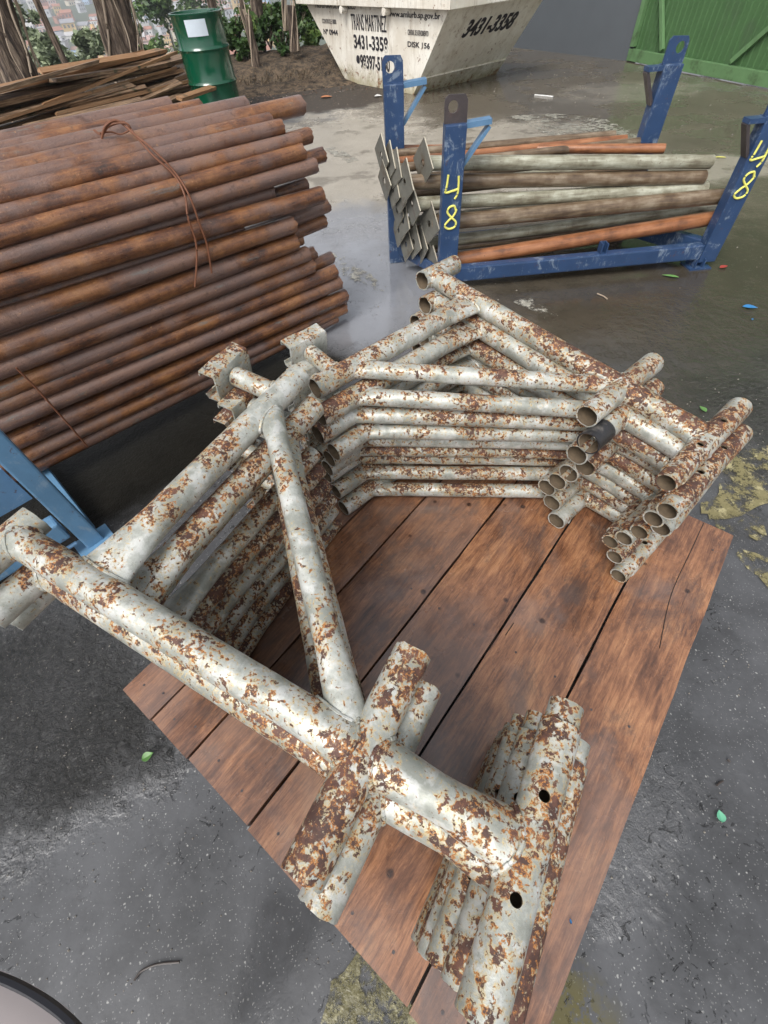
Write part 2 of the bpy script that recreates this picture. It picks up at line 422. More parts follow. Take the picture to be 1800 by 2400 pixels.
    sky_sheen = blob(-0.12, 3.0, 0.62, 1.05, 0.22, 0.6)  # bright sky reflection on the puddle, painted as a pale base colour
    c = mixc(nt, mathn(nt, 'MULTIPLY', sky_sheen, 0.9), c, mixc(nt, wob2, (0.17, 0.175, 0.19), (0.31, 0.32, 0.345)))
    c = mixc(nt, pile_shade, c, mixc(nt, noise_t(nt, v, 8.0, 6, 0.7), (0.006, 0.006, 0.005), (0.022, 0.020, 0.016)))
    moss = mathn(nt, 'MULTIPLY', blob(0.20, -0.30, 0.16, 0.14, 0.3), smooth(nt, noise_t(nt, v, 30.0, 6, 0.75), 0.42, 0.52))
    c = mixc(nt, mathn(nt, 'MULTIPLY', moss, 0.8), c, (0.10, 0.085, 0.02))
    nt.links.new(c, b.inputs['Base Color'])
    # ---- water film
    w = smooth(nt, wob, 0.46, 0.52)
    w = mathn(nt, 'MAXIMUM', w, blob(-0.15, 2.9, 0.75, 0.9, 0.18, 0.7))
    w = mathn(nt, 'MAXIMUM', w, blob(-0.65, -0.1, 0.75, 0.33, 0.25, 0.4))
    w = mathn(nt, 'MAXIMUM', w, mathn(nt, 'MULTIPLY', dkz, 0.95))
    w = mathn(nt, 'MAXIMUM', w, blob(1.5, 0.2, 0.8, 0.8, 0.2, 0.4))
    w = mathn(nt, 'MAXIMUM', w, mathn(nt, 'MULTIPLY', blob(2.3, 3.0, 1.0, 0.9, 0.3), 0.85))
    w = mathn(nt, 'MULTIPLY', w, mathn(nt, 'SUBTRACT', 1.0, mathn(nt, 'MULTIPLY', pile_shade, 0.8)))
    rough_zone = mathn(nt, 'MAXIMUM', blob(-1.02, 0.40, 0.46, 0.30, 0.45, 1.0), blob(1.85, 1.2, 0.5, 0.5, 0.45, 1.0))
    cz = mixc(nt, mathn(nt, 'MULTIPLY', rough_zone, 0.70), c, mixc(nt, smooth(nt, noise_t(nt, v, 70.0, 5, 0.75), 0.58, 0.66), (0.020, 0.019, 0.016), (0.10, 0.095, 0.08)))
    nt.links.new(cz, b.inputs['Base Color'])
    w = mathn(nt, 'MULTIPLY', w, mathn(nt, 'SUBTRACT', 1.0, rough_zone))
    w = mathn(nt, 'MULTIPLY', w, mathn(nt, 'SUBTRACT', 1.0, mathn(nt, 'MULTIPLY', m_conc, 0.92)))
    w = mathn(nt, 'MULTIPLY', w, mathn(nt, 'SUBTRACT', 1.0, m_soil))
    ro = mathn(nt, 'SUBTRACT', 0.30, mathn(nt, 'MULTIPLY', w, 0.27))
    ro = mathn(nt, 'ADD', ro, mathn(nt, 'MULTIPLY', m_soil, 0.4))
    ro = mathn(nt, 'SUBTRACT', ro, mathn(nt, 'MULTIPLY', rough_zone, 0.16))
    nt.links.new(ro, b.inputs['Roughness'])
    nt.links.new(mathn(nt, 'ADD', 1.52, mathn(nt, 'MULTIPLY', sky_sheen, 0.38)), b.inputs['IOR'])
    nt.links.new(mathn(nt, 'SUBTRACT', 0.5, mathn(nt, 'MULTIPLY', pile_shade, 0.40)), b.inputs['Specular IOR Level'])
    dry = mathn(nt, 'SUBTRACT', 1.0, w)
    hh = mathn(nt, 'ADD', mathn(nt, 'MULTIPLY', noise_t(nt, v, 34.0, 6, 0.7, 0.8), 1.0), mathn(nt, 'MULTIPLY', noise_t(nt, v, 130.0, 4, 0.65), 0.45))
    hh = mathn(nt, 'MULTIPLY', hh, mathn(nt, 'ADD', mathn(nt, 'MULTIPLY', dry, 1.0), 0.07))
    hh = mathn(nt, 'ADD', hh, mathn(nt, 'MULTIPLY', mathn(nt, 'MULTIPLY', rough_zone, noise_t(nt, v, 40.0, 6, 0.7, 1.0)), 4.5))
    hh = mathn(nt, 'SUBTRACT', hh, mathn(nt, 'MULTIPLY', pit, 0.4))
    rip = mathn(nt, 'MULTIPLY', blob(1.9, 1.75, 0.75, 0.55, 0.4, 1.0), noise_t(nt, v, 26.0, 3, 0.6, 0.6))
    hh = mathn(nt, 'ADD', hh, mathn(nt, 'MULTIPLY', rip, 1.6))
    bump(nt, b, hh, 0.8, 0.006)
    return m
def m_simple_emitless(name, col, rough=0.6): return plain(name, col, rough)

M = {}
M['silver'] = m_painted_rusty()
M['silver_worn'] = m_painted_rusty('heavily_rusted_silver_paint', 0.028)
M['inside'] = m_inside()
M['pipe'] = m_rusty_pipe()
M['black'] = plain('soot_black_paint', (0.022, 0.022, 0.024), 0.35, 0, 0.5, 60, 0.4, (0.12, 0.11, 0.10))
M['pole_grey'] = m_pole('dull_galvanised_pole', (0.14, 0.12, 0.08), (0.28, 0.27, 0.20), (0.46, 0.46, 0.37))
M['pole_brown'] = m_pole('brown_stained_pole', (0.07, 0.045, 0.028), (0.15, 0.105, 0.065), (0.26, 0.21, 0.15))
M['pole_rust'] = m_pole('orange_rusted_pole', (0.13, 0.055, 0.028), (0.26, 0.105, 0.045), (0.36, 0.16, 0.075))
M['plate'] = plain('dull_steel_plate', (0.13, 0.125, 0.105), 0.45, 0.0, 0.45, 26, 0.3, (0.085, 0.06, 0.035))
M['edge'] = plain('bright_cut_steel', (0.50, 0.46, 0.36), 0.4, 0.0)
M['blue'] = m_blue('chipped_blue_paint', (0.026, 0.058, 0.135), amount=0.56)
M['paleblue'] = m_blue('faded_light_blue_paint', (0.11, 0.22, 0.36), (0.35, 0.42, 0.48), 0.60)
M['midblue'] = m_blue('wet_sky_blue_paint', (0.13, 0.27, 0.43), (0.30, 0.38, 0.46), 0.56)
M['darkmetal'] = plain('worn_dark_steel', (0.055, 0.045, 0.045), 0.42, 0, 0.5, 25, 0.3, (0.11, 0.07, 0.06))
M['yellow'] = plain('yellow_marker_paint', (0.75, 0.72, 0.16), 0.6)
M['wood'] = m_wood()
M['gap'] = plain('dark_wet_timber', (0.02, 0.013, 0.01), 0.7)
M['oldwood'] = m_old_wood()
M['drum'] = m_drum()
M['label'] = plain('pale_paper_label', (0.55, 0.62, 0.68), 0.5, 0, 0.12, 8)
M['drumtext'] = plain('white_stencil', (0.6, 0.62, 0.6), 0.5)
M['skip'] = m_skip()
M['ink'] = plain('worn_black_stencil', (0.022, 0.020, 0.026), 0.5, 0, 0.5, 14)
M['inkpale'] = plain('faded_black_stencil', (0.14, 0.13, 0.12), 0.6, 0, 0.7, 25)
M['wall'] = plain('slate_grey_render', (0.085, 0.095, 0.105), 0.7, 0, 0.15, 3.0, 0.25)
M['gate'] = plain('weathered_green_paint', (0.060, 0.13, 0.048), 0.45, 0, 0.25, 5.0, 0.2, (0.06, 0.105, 0.05))
M['gateframe'] = plain('light_green_paint', (0.11, 0.21, 0.09), 0.45, 0, 0.25, 8.0, 0.2, (0.05, 0.08, 0.035))
M['bark'] = m_bark()
M['vine'] = plain('dry_vine', (0.40, 0.32, 0.24), 0.8)
M['leaf'] = m_leaf('fresh_green_leaves', (0.05, 0.11, 0.025), (0.19, 0.27, 0.07))
M['leafdull'] = m_leaf('grey_green_leaves', (0.17, 0.21, 0.12), (0.34, 0.39, 0.24))
M['straw'] = m_leaf('dry_grass', (0.12, 0.085, 0.045), (0.25, 0.18, 0.10))
M['ground'] = m_ground()
M['wire'] = plain('rusty_wire', (0.16, 0.060, 0.028), 0.6)
M['markyellow'] = plain('worn_yellow_road_paint', (0.50, 0.38, 0.10), 0.45, 0, 0.3, 30)
M['markwhite'] = plain('worn_white_road_paint', (0.42, 0.40, 0.36), 0.45, 0, 0.3, 30)
M['bluescrap'] = plain('blue_plastic', (0.03, 0.17, 0.38), 0.3)
M['greenleaf'] = plain('bright_leaf', (0.10, 0.22, 0.06), 0.4)
M['paleleaf'] = plain('aqua_scrap', (0.12, 0.38, 0.24), 0.4)
M['redscrap'] = plain('red_scrap', (0.30, 0.04, 0.03), 0.5)
M['orangeleaf'] = plain('orange_dry_leaf', (0.40, 0.16, 0.07), 0.6)
M['twig'] = plain('dark_wet_twig', (0.045, 0.035, 0.03), 0.4)
M['whitescrap'] = plain('white_litter', (0.6, 0.6, 0.58), 0.5)
M['carpaint'] = plain('pinkish_white_lacquer', (0.30, 0.265, 0.26), 0.35, 0, 0.06, 3)
M['rubber'] = plain('black_rubber', (0.010, 0.010, 0.014), 0.35)

# ------------------------------------------------------------------ mesh helpers
def link(o): COL.objects.link(o); return o
def tag(o, label=None, cat=None, group=None, kind=None):
    if label: o['label'] = label
    if cat: o['category'] = cat
    if group: o['group'] = group
    if kind: o['kind'] = kind
    return o
def finish(name, bm, mats, parent=None, smooth=True, ang=35):
    me = bpy.data.meshes.new(name)
    bm.normal_update()
    bm.to_mesh(me); bm.free()
    for m in (mats if isinstance(mats, (list, tuple)) else [mats]):
        me.materials.append(m)
    if smooth:
        me.polygons.foreach_set('use_smooth', [True] * len(me.polygons))
        me.set_sharp_from_angle(angle=R(ang))
    o = bpy.data.objects.new(name, me)
    link(o)
    if parent is not None: o.parent = parent
    return o
def empty(name, loc=(0, 0, 0), rz=0.0, mat=None):
    o = bpy.data.objects.new(name, None)
    o.empty_display_size = 0.1
    link(o)
    if mat is not None:
        l, q, s = mat.decompose()
        o.location = l; o.rotation_euler = q.to_euler()
    else:
        o.location = loc; o.rotation_euler = (0, 0, rz)
    return o
def copy_tree(o, parent=None):
    c = o.copy(); link(c)
    if parent is not None: c.parent = parent
    for ch in list(o.children): copy_tree(ch, c)
    return c
def frame_of(d, upv=None):
    d = d.normalized()
    u = Vector(upv) if upv else (Vector((0, 0, 1)) if abs(d.z) < 0.95 else Vector((1, 0, 0)))
    s = d.cross(u).normalized()
    u2 = s.cross(d).normalized()
    return s, u2
def sweep(bm, pts, rs, seg=24, wall=None, mi=0, mi_in=1, upv=None, cap=True, jit=0.0):
    """tube through pts; rs = radius or (side, up) radii per point; wall -> open hollow tube"""
    pts = [Vector(p) for p in pts]
    n = len(pts)
    if not isinstance(rs, list): rs = [rs] * n
    dirs = []
    for i in range(n):
        a = pts[max(0, i - 1)]; c = pts[min(n - 1, i + 1)]
        dirs.append((c - a).normalized())
    def rings(off):
        out = []
        for i in range(n):
            s, u = frame_of(dirs[i], upv)
            r = rs[i]
            ra, rb = (r if isinstance(r, tuple) else (r, r))
            ring = []
            for k in range(seg):
                t = 2 * math.pi * k / seg
                j = 1.0 + (random.uniform(-jit, jit) if jit and off == 0 else 0)
                p = pts[i] + s * math.cos(t) * (ra - off) * j + u * math.sin(t) * (rb - off) * j
                ring.append(bm.verts.new(p))
            out.append(ring)
        return out
    def skin(rg, flip, mi):
        for i in range(len(rg) - 1):
            for k in range(seg):
                a, b2 = rg[i][k], rg[i][(k + 1) % seg]
                c, d = rg[i + 1][(k + 1) % seg], rg[i + 1][k]
                f = bm.faces.new((a, b2, c, d) if flip else (d, c, b2, a))
                f.material_index = mi
    o = rings(0.0)
    skin(o, False, mi)
    if wall:
        inn = rings(wall)
        skin(inn, True, mi_in)
        for e, fl in ((0, False), (-1, True)):
            for k in range(seg):
                a, b2 = o[e][k], o[e][(k + 1) % seg]
                c, d = inn[e][(k + 1) % seg], inn[e][k]
                f = bm.faces.new((a, b2, c, d) if not fl else (d, c, b2, a))
                f.material_index = mi
    elif cap:
        f = bm.faces.new(o[0]); f.material_index = mi
        f = bm.faces.new(list(reversed(o[-1]))); f.material_index = mi
    return o
def box(bm, lo, hi, mat=None, mi=0, bevel=0.0):
    M4 = mat if mat is not None else Matrix.Identity(4)
    x0, y0, z0 = lo; x1, y1, z1 = hi
    vs = [bm.verts.new(M4 @ Vector(p)) for p in ((x0, y0, z0), (x1, y0, z0), (x1, y1, z0), (x0, y1, z0), (x0, y0, z1), (x1, y0, z1), (x1, y1, z1), (x0, y1, z1))]
    fs = []
    for q in ((3, 2, 1, 0), (4, 5, 6, 7), (0, 1, 5, 4), (1, 2, 6, 5), (2, 3, 7, 6), (3, 0, 4, 7)):
        f = bm.faces.new([vs[i] for i in q]); f.material_index = mi; fs.append(f)
    if bevel > 0:
        es = list({e for f in fs for e in f.edges})
        bmesh.ops.bevel(bm, geom=es, offset=bevel, segments=2, affect='EDGES', profile=0.6)
def beam(bm, a, b, w, h, upv=(0, 0, 1), mi=0, bevel=0.0):
    """rectangular bar from a to b, w across, h along up"""
    a = Vector(a); b = Vector(b)
    d = (b - a).normalized(); s, u = frame_of(d, upv)
    m = Matrix((d, s, u)).transposed().to_4x4(); m.translation = a
    box(bm, (0, -w / 2, -h / 2), ((b - a).length, w / 2, h / 2), m, mi, bevel)
def extrude_poly(bm, pts, depth, mat=None, mi=0):
    """pts = list of (x,y) counterclockwise, extruded along +z by depth, transformed by mat"""
    M4 = mat if mat is not None else Matrix.Identity(4)
    lo = [bm.verts.new(M4 @ Vector((x, y, 0))) for x, y in pts]
    hi = [bm.verts.new(M4 @ Vector((x, y, depth))) for x, y in pts]
    f = bm.faces.new(list(reversed(lo))); f.material_index = mi
    f = bm.faces.new(hi); f.material_index = mi
    n = len(pts)
    for i in range(n):
        f = bm.faces.new((lo[i], lo[(i + 1) % n], hi[(i + 1) % n], hi[i])); f.material_index = mi
def plate_with_hole(bm, outer, hc, hr, depth, mat, mi=0, mi_edge=None, seg=16):
    """convex outer polygon plate with a round hole"""
    n = len(outer)
    ang0 = [math.atan2(y - hc[1], x - hc[0]) for x, y in outer]
    def hit(t):
        dx, dy = math.cos(t), math.sin(t); best = None
        for i in range(n):
            x1, y1 = outer[i]; x2, y2 = outer[(i + 1) % n]
            ex, ey = x2 - x1, y2 - y1
            den = dx * ey - dy * ex
            if abs(den) < 1e-9: continue
            s = ((x1 - hc[0]) * ey - (y1 - hc[1]) * ex) / den
            u = ((x1 - hc[0]) * dy - (y1 - hc[1]) * dx) / den
            if s > 0 and -1e-6 <= u <= 1 + 1e-6 and (best is None or s < best): best = s
        return (hc[0] + dx * best, hc[1] + dy * best)
    ts = sorted(set([round(a % (2 * math.pi), 6) for a in ang0] + [round(2 * math.pi * k / seg, 6) for k in range(seg)]))
    O = [hit(t) for t in ts]; I = [(hc[0] + hr * math.cos(t), hc[1] + hr * math.sin(t)) for t in ts]
    def ring(P, z): return [bm.verts.new(mat @ Vector((x, y, z))) for x, y in P]
    ol, oh, il, ih = ring(O, 0), ring(O, depth), ring(I, 0), ring(I, depth)
    k = len(ts)
    for i in range(k):
        j = (i + 1) % k
        for q, mm in (((il[i], il[j], ol[j], ol[i]), mi), ((ih[j], ih[i], oh[i], oh[j]), mi), ((ol[i], ol[j], oh[j], oh[i]), mi if mi_edge is None else mi_edge), ((il[j], il[i], ih[i], ih[j]), mi)):
            f = bm.faces.new(q); f.material_index = mm

# ------------------------------------------------------------------ ground and far land
bm = bmesh.new()
xs = [-1400, -900, -500, -200, -90] + [-40 + 4 * i for i in range(8)] + [-8 + 0.8 * i for i in range(26)] + [16, 25, 45, 100, 400, 900, 1400]
ys = [-1400, -800, -200, -40, -12, -4, 0, 3, 6, 8] + [8.8 + 0.6 * i for i in range(16)] + [20, 23, 27, 32, 38, 46, 56, 70, 95, 130, 180, 250, 350, 500, 700, 950, 1400]
def terr(x, y):
    e = y - (10.9 + 0.25 * x)
    if x > 1.5: e -= (x - 1.5) * 9.0
    if e <= 0: return 0.0
    drop = 0.20 * e * e if e < 2 else 0.8 + (e - 2) * 0.62
    base = -min(drop, 24.0)
    if e > 40: base -= min((e - 40) * 0.08, 21.0)
    if e > 400: base += (e - 400) * 0.055
    return base + noise.noise(Vector((x * 0.01, y * 0.01, 0))) * min(e * 0.03, 5.0)
gv = [[bm.verts.new((x, y, terr(x, y))) for x in xs] for y in ys]
for j in range(len(ys) - 1):
    for i in range(len(xs) - 1):
        f = bm.faces.new((gv[j][i], gv[j][i + 1], gv[j + 1][i + 1], gv[j + 1][i]))
        cy = (ys[j] + ys[j + 1]) / 2; cx = (xs[i] + xs[i + 1]) / 2
        f.material_index = 1 if terr(cx, cy) < -0.5 or cy > 30 else 0
m, nt, b = new_mat('far_green_slopes')
v = coords(nt, rnd=False)
c = mixc(nt, noise_t(nt, v, 0.05, 8, 0.75), (0.03, 0.05, 0.02), (0.11, 0.14, 0.07))
nt.links.new(c, b.inputs['Base Color']); b.inputs['Roughness'].default_value = 0.9
gr = finish('ground', bm, [M['ground'], m])
tag(gr, kind='structure')

# soil bank with leaf litter behind the yard (left of the skip)
bm = bmesh.new()
nx, ny = 70, 26
gv = []
for j in range(ny + 1):
    row = []
    for i in range(nx + 1):
        x = -4.5 + 5.1 * i / nx; yy = 8.7 + 0.25 * x + 2.6 * j / ny
        t = j / ny
        fx = min(1, (0.6 - x) / 0.8, (x + 4.5) / 0.5)
        h = 0.20 * math.sin(min(1, t * 1.6) * math.pi / 2) ** 1.5 * max(0, fx)
        h += noise.fractal(Vector((x * 3, yy * 3, 0)), 1.0, 2.0, 5) * 0.045 * min(1, t * 4) * max(0, fx)
        edge = min(j, ny - j, i, nx - i)
        row.append(bm.verts.new((x, yy, h + 0.004 if edge else -0.02 - (0.6 if j == ny else 0))))
    gv.append(row)
for j in range(ny):
    for i in range(nx):
        bm.faces.new((gv[j][i], gv[j][i + 1], gv[j + 1][i + 1], gv[j + 1][i]))
m, nt, b = new_mat('leaf_littered_soil')
v = coords(nt, rnd=False)
c = mixc(nt, smooth(nt, noise_t(nt, v, 9.0, 9, 0.8), 0.38, 0.62), (0.015, 0.011, 0.007), (0.15, 0.105, 0.065))
k1 = mathn(nt, 'MULTIPLY', smooth(nt, voro(nt, v, 30.0), 0.30, 0.16), smooth(nt, voro(nt, v, 30.0, out='Color'), 0.52, 0.6))
c = mixc(nt, mathn(nt, 'MULTIPLY', k1, 0.8), c, (0.26, 0.17, 0.10))
nt.links.new(c, b.inputs['Base Color']); b.inputs['Roughness'].default_value = 0.85
bump(nt, b, noise_t(nt, v, 40.0, 6, 0.75), 0.8, 0.02)
tag(finish('soil_bank', bm, m), kind='structure')

# ------------------------------------------------------------------ wall and gate
W0 = Vector((4.126, 8.927, 0)); wd = (Vector((2.914, 11.036, 0)) - W0).normalized()
bm = bmesh.new()
beam(bm, W0 + Vector((0, 0, 2.1)), W0 + wd * 8.0 + Vector((0, 0, 2.1)), 0.2, 4.2)
for f in bm.faces: pass
wall = finish('boundary_wall', bm, M['wall'], smooth=False)
tag(wall, 'plain slate grey rendered wall running behind the white skip to the green gate', 'wall')
gd = (Vector((4.794, 6.712, 0)) - W0).normalized()
gn = Vector((gd.y, -gd.x, 0))
if gn.dot(-W0) < 0: gn = -gn
gate = empty('sliding_gate', W0 + gn * 0.05 + gd * 0.02)
GL, GH = 5.2, 3.4
def gp(s, h, o=0.0): return gd * s + Vector((0, 0, h)) + gn * o
bm = bmesh.new()
pitch = 0.085; k = 0
prof = []
s = 0.0
while s < GL:
    prof += [(s, 0.0), (s + pitch * 0.62, 0.0), (s + pitch * 0.70, 0.012), (s + pitch * 0.92, 0.012)]
    s += pitch
prof.append((GL, 0.0))
lo = [bm.verts.new(gp(a, 0.10, o)) for a, o in prof]; hi = [bm.verts.new(gp(a, GH, o)) for a, o in prof]
for i in range(len(prof) - 1): bm.faces.new((lo[i], lo[i + 1], hi[i + 1], hi[i]))
finish('corrugated_sheet', bm, M['gate'], gate, smooth=False)
bm = bmesh.new()
beam(bm, gp(0, 0.07, 0.045), gp(GL, 0.07, 0.045), 0.06, 0.12, bevel=0.004)
beam(bm, gp(0, GH - 0.05, 0.045), gp(GL, GH - 0.05, 0.045), 0.06, 0.10, bevel=0.004)
for a in (0.03, GL - 0.03): beam(bm, gp(a, 0.15, 0.045), gp(a, GH - 0.1, 0.045), 0.07, 0.06, upv=tuple(gn), bevel=0.004)
finish('gate_frame', bm, M['gateframe'], gate, smooth=False)
for (a, h1, c2, h2) in ((0.10, 0.95, 0.60, 0.16), (1.75, 0.16, 2.6, 0.95)):
    bm = bmesh.new()
    beam(bm, gp(a, h1, 0.042), gp(c2, h2, 0.042), 0.05, 0.04, upv=tuple(gn), bevel=0.003)
    finish('diagonal_brace', bm, M['gateframe'], gate, smooth=False)
tag(gate, 'green corrugated metal gate with bottom rail at the far right', 'gate')
# stone lump at the wall foot
bm = bmesh.new()
bmesh.ops.create_icosphere(bm, subdivisions=3, radius=0.11)
for v_ in bm.verts:
    v_.co = Vector((v_.co.x * 1.5, v_.co.y, v_.co.z * 0.75)) * (1 + noise.noise(v_.co * 14) * 0.35)
    v_.co.z = max(v_.co.z, -0.03)
q = G(1262 * S, 108 * S)
o = finish('rubble_stone', bm, plain('mossy_rubble', (0.07, 0.065, 0.045), 0.8, 0, 0.6, 20, 0.6)); o.location = q + Vector((0, 0, 0.03))
tag(o, 'dark lump of rubble at the foot of the grey wall', 'stone')

# ------------------------------------------------------------------ skip
skip = empty('waste_skip', (0.819, 7.803, 0))
bl = Vector((-0.044, 9.026, 0)) - skip.location; br = Vector((2.024, 8.738, 0)) - skip.location
v1 = bl.normalized(); v2 = Vector((-v1.y, v1.x, 0))
if v2.dot(br) < 0: v2 = -v2
Lb, Wd = 1.497, 1.56
SK0, SK1, SZ = 0.60, 0.86, 0.76           # run-out of the sloped ends at the rim
def sp(s, w, z): return v1 * s + v2 * w + Vector((0, 0, z))
A = [sp(0, 0, 0.0), sp(Lb, 0, 0), sp(Lb, Wd, 0), sp(0, Wd, 0)]
B = [sp(-SK0, -0.0, SZ), sp(Lb + SK1, -0.0, SZ), sp(Lb + SK1, Wd + 0.1, SZ), sp(-SK0, Wd + 0.1, SZ)]
bm = bmesh.new()
T_ = 0.012
cen = (A[0] + A[2]) / 2
def inn(p): 
    d = Vector((cen.x - p.x, cen.y - p.y, 0)).normalized(); return p + d * 0.03
av = [bm.verts.new(p) for p in A]; bv = [bm.verts.new(p) for p in B]
ai = [bm.verts.new(inn(p) + Vector((0, 0, .03))) for p in A]; bi = [bm.verts.new(inn(p)) for p in B]
bm.faces.new(av)
bm.faces.new(ai)
for i in range(4):
    j = (i + 1) % 4
    bm.faces.new((av[i], av[j], bv[j], bv[i])); bm.faces.new((ai[i], ai[j], bi[j], bi[i])); bm.faces.new((bv[i], bv[j], bi[j], bi[i]))
bmesh.ops.recalc_face_normals(bm, faces=bm.faces)
finish('hopper', bm, M['skip'], skip, smooth=False)
bm = bmesh.new()                                   # box lip round the rim
ob = 0.05
C4 = [sp(-SK0 - ob, -ob, SZ + 0.06), sp(Lb + SK1 + ob, -ob, SZ + 0.06), sp(Lb + SK1 + ob, Wd + 0.1 + ob, SZ + 0.06), sp(-SK0 - ob, Wd + 0.1 + ob, SZ + 0.06)]
for i in range(4):
    a, c_ = C4[i], C4[(i + 1) % 4]
    d = (c_ - a).normalized() * 0.05
    beam(bm, a - d * (1 if i % 2 == 0 else -1), c_ + d * (1 if i % 2 == 0 else -1), 0.10, 0.14, bevel=0.006)
finish('rim', bm, M['skip'], skip, smooth=False)
bm = bmesh.new()                                   # fold line band near the floor
nvec = (B[0] - A[0]).normalized()
e0 = A[0] + nvec * 0.20 - v1 * 0.008; e1 = A[3] + nvec * 0.20 - v1 * 0.008
beam(bm, e0, e1, 0.02, 0.012)
finish('weld_seam', bm, M['skip'], skip, smooth=False)
for s_ in (0.55, 1.25):                            # lifting trunnions under the rim
    bm = bmesh.new()
    sweep(bm, [sp(s_ - 0.1 if s_ < 1 else s_ + .1, -0.01, SZ - 0.045), sp(s_ - 0.1 if s_ < 1 else s_ + .1, -0.10, SZ - 0.045)], 0.035, 20)
    finish('lifting_pin', bm, M['skip'], skip)
hopper = [c for c in skip.children if c.name.startswith('hopper')][0]
def lettering(txt, origin, xdir, ydir, height, width, mat, parent, name='lettering', shear=0.0, off=0.004):
    cu = bpy.data.curves.new('t', 'FONT'); cu.body = txt; cu.size = 1.0; cu.extrude = 0.002; cu.shear = shear; cu.offset = off * 3
    to = bpy.data.objects.new('t', cu); link(to)
    dg = bpy.context.evaluated_depsgraph_get()
    me = bpy.data.meshes.new_from_object(to.evaluated_get(dg))
    bpy.data.objects.remove(to)
    x0 = min(v.co.x for v in me.vertices); x1 = max(v.co.x for v in me.vertices)
    y0 = min(v.co.y for v in me.vertices); y1 = max(v.co.y for v in me.vertices)
    xdir = Vector(xdir).normalized(); ydir = (Vector(ydir) - xdir * Vector(ydir).dot(xdir)).normalized(); nd = xdir.cross(ydir)
    for v in me.vertices:
        u = (v.co.x - x0) / (x1 - x0) * width; w = (v.co.y - y0) / (y1 - y0) * height
        v.co = Vector(origin) + xdir * u + ydir * w + nd * (0.002 + v.co.z)
    me.name = name; me.materials.clear(); me.materials.append(mat)
    o = bpy.data.objects.new(name, me); link(o)
    if parent: o.parent = parent
    return o
nS = v1.cross(Vector((0, 0, 1)))
def side_uv(zx, zy):                               # a point of the flank seen at the given place of the enlarged photo
    p = on_plane(700 + zx * .36166, zy * .36166, skip.location, nS) - skip.location
    return p
def side_text(txt, x0, yb, x1, yt, mat, off=0.010, yb1=None):
    a = side_uv(x0, yb); c_ = side_uv(x1, yb if yb1 is None else yb1); t = side_uv(x0, yt)
    lettering(txt, a + nS * (0.002 if nS.dot(-skip.location) > 0 else -0.002), -v1, Vector((0, 0, 1)), abs(t.z - a.z), (c_ - a).length, mat, hopper, off=off)
for t in (("TRANS MARTINEZ", 345, 192, 570, 88, M['ink'], 0.0, 200), ("3431-3358", 362, 312, 580, 222, M['ink'], 0.008, 330), ("98397-5150", 404, 440, 592, 352, M['ink'], 0.008, 448),
          ("www.amlurb.sp.gov.br", 580, 118, 918, 68, M['ink'], 0.003, 124), ("N\u00ba 0944", 165, 222, 255, 186, M['ink'], 0.004, 228), ("CONTROLE: 0800", 155, 150, 245, 120, M['inkpale'], 0.003, 152),
          ("CENTRAL DE ATENDIMENTO", 708, 225, 842, 190, M['inkpale'], 0.003, 230), ("DISK 156", 708, 302, 850, 266, M['ink'], 0.003, 310), ("PREFEITURA DE SAO PAULO", 112, 50, 370, 8, M['inkpale'], 0.01, 54)):
    side_text(*t)
bm = bmesh.new()                                   # round telephone mark before the third number
cpt = side_uv(386, 385) + nS * (0.003 if nS.dot(-skip.location) > 0 else -0.003)
for k in range(1): 
    ring0 = [bm.verts.new(cpt + v1 * math.cos(a) * 0.042 + Vector((0, 0, 1)) * math.sin(a) * 0.042) for a in [2 * math.pi * i / 20 for i in range(20)]]
    bm.faces.new(ring0)
finish('telephone_mark', bm, M['ink'], hopper, smooth=False)
eu = (B[0] - A[0]).normalized()
nE = v2.cross(eu).normalized()
if nE.dot(-v1) < 0: nE = -nE
def end_pt(zx, zy): return on_plane(700 + zx * .36166, zy * .36166, skip.location, nE) - skip.location
a = end_pt(1050, 245); c_ = end_pt(1385, 160); t = end_pt(1105, 85)
lettering("3431-3358", a + nE * 0.003, v2, eu, 0.19, (c_ - a).length * 1.0, M['ink'], hopper, shear=0.25, off=0.010)
tag(skip, 'grimy white steel skip with black stencilled phone numbers and sloping ends', 'skip')

# ------------------------------------------------------------------ drum
drum = empty('oil_drum', (-1.69, 7.72, 0), R(0))
bm = bmesh.new()
DR = 0.285
prof = [(0.0, DR + 0.006), (0.012, DR + 0.012), (0.024, DR), (0.15, DR)]
for hz in (0.285, 0.575):
    prof += [(hz - 0.028, DR), (hz - 0.014, DR + 0.006), (hz, DR + 0.014), (hz + 0.014, DR + 0.006), (hz + 0.028, DR)]
prof += [(0.836, DR), (0.848, DR + 0.012), (0.858, DR + 0.012), (0.862, DR + 0.004), (0.860, DR - 0.006), (0.842, DR - 0.010)]
seg = 64
rings = [[bm.verts.new((r * math.cos(2 * math.pi * k / seg), r * math.sin(2 * math.pi * k / seg), z)) for k in range(seg)] for z, r in prof]
for i in range(len(rings) - 1):
    for k in range(seg):
        bm.faces.new((rings[i][k], rings[i][(k + 1) % seg], rings[i + 1][(k + 1) % seg], rings[i + 1][k]))
bm.faces.new(rings[-1]); bm.faces.new(list(reversed(rings[0])))
shell = finish('shell', bm, M['drum'], drum, ang=50)
bm = bmesh.new()
sweep(bm, [(0.15, 0.1, 0.842), (0.15, 0.1, 0.856)], 0.035, 20)
finish('bung', bm, M['drum'], shell)
fa = math.atan2(-7.72, 1.69)                       # the side turned to the camera
bm = bmesh.new()
a0, a1 = fa - 0.52, fa + 0.30
rows_ = [[bm.verts.new(((DR + 0.003) * math.cos(a0 + (a1 - a0) * i / 12), (DR + 0.003) * math.sin(a0 + (a1 - a0) * i / 12), z)) for i in range(13)] for z in (0.685, 0.815)]
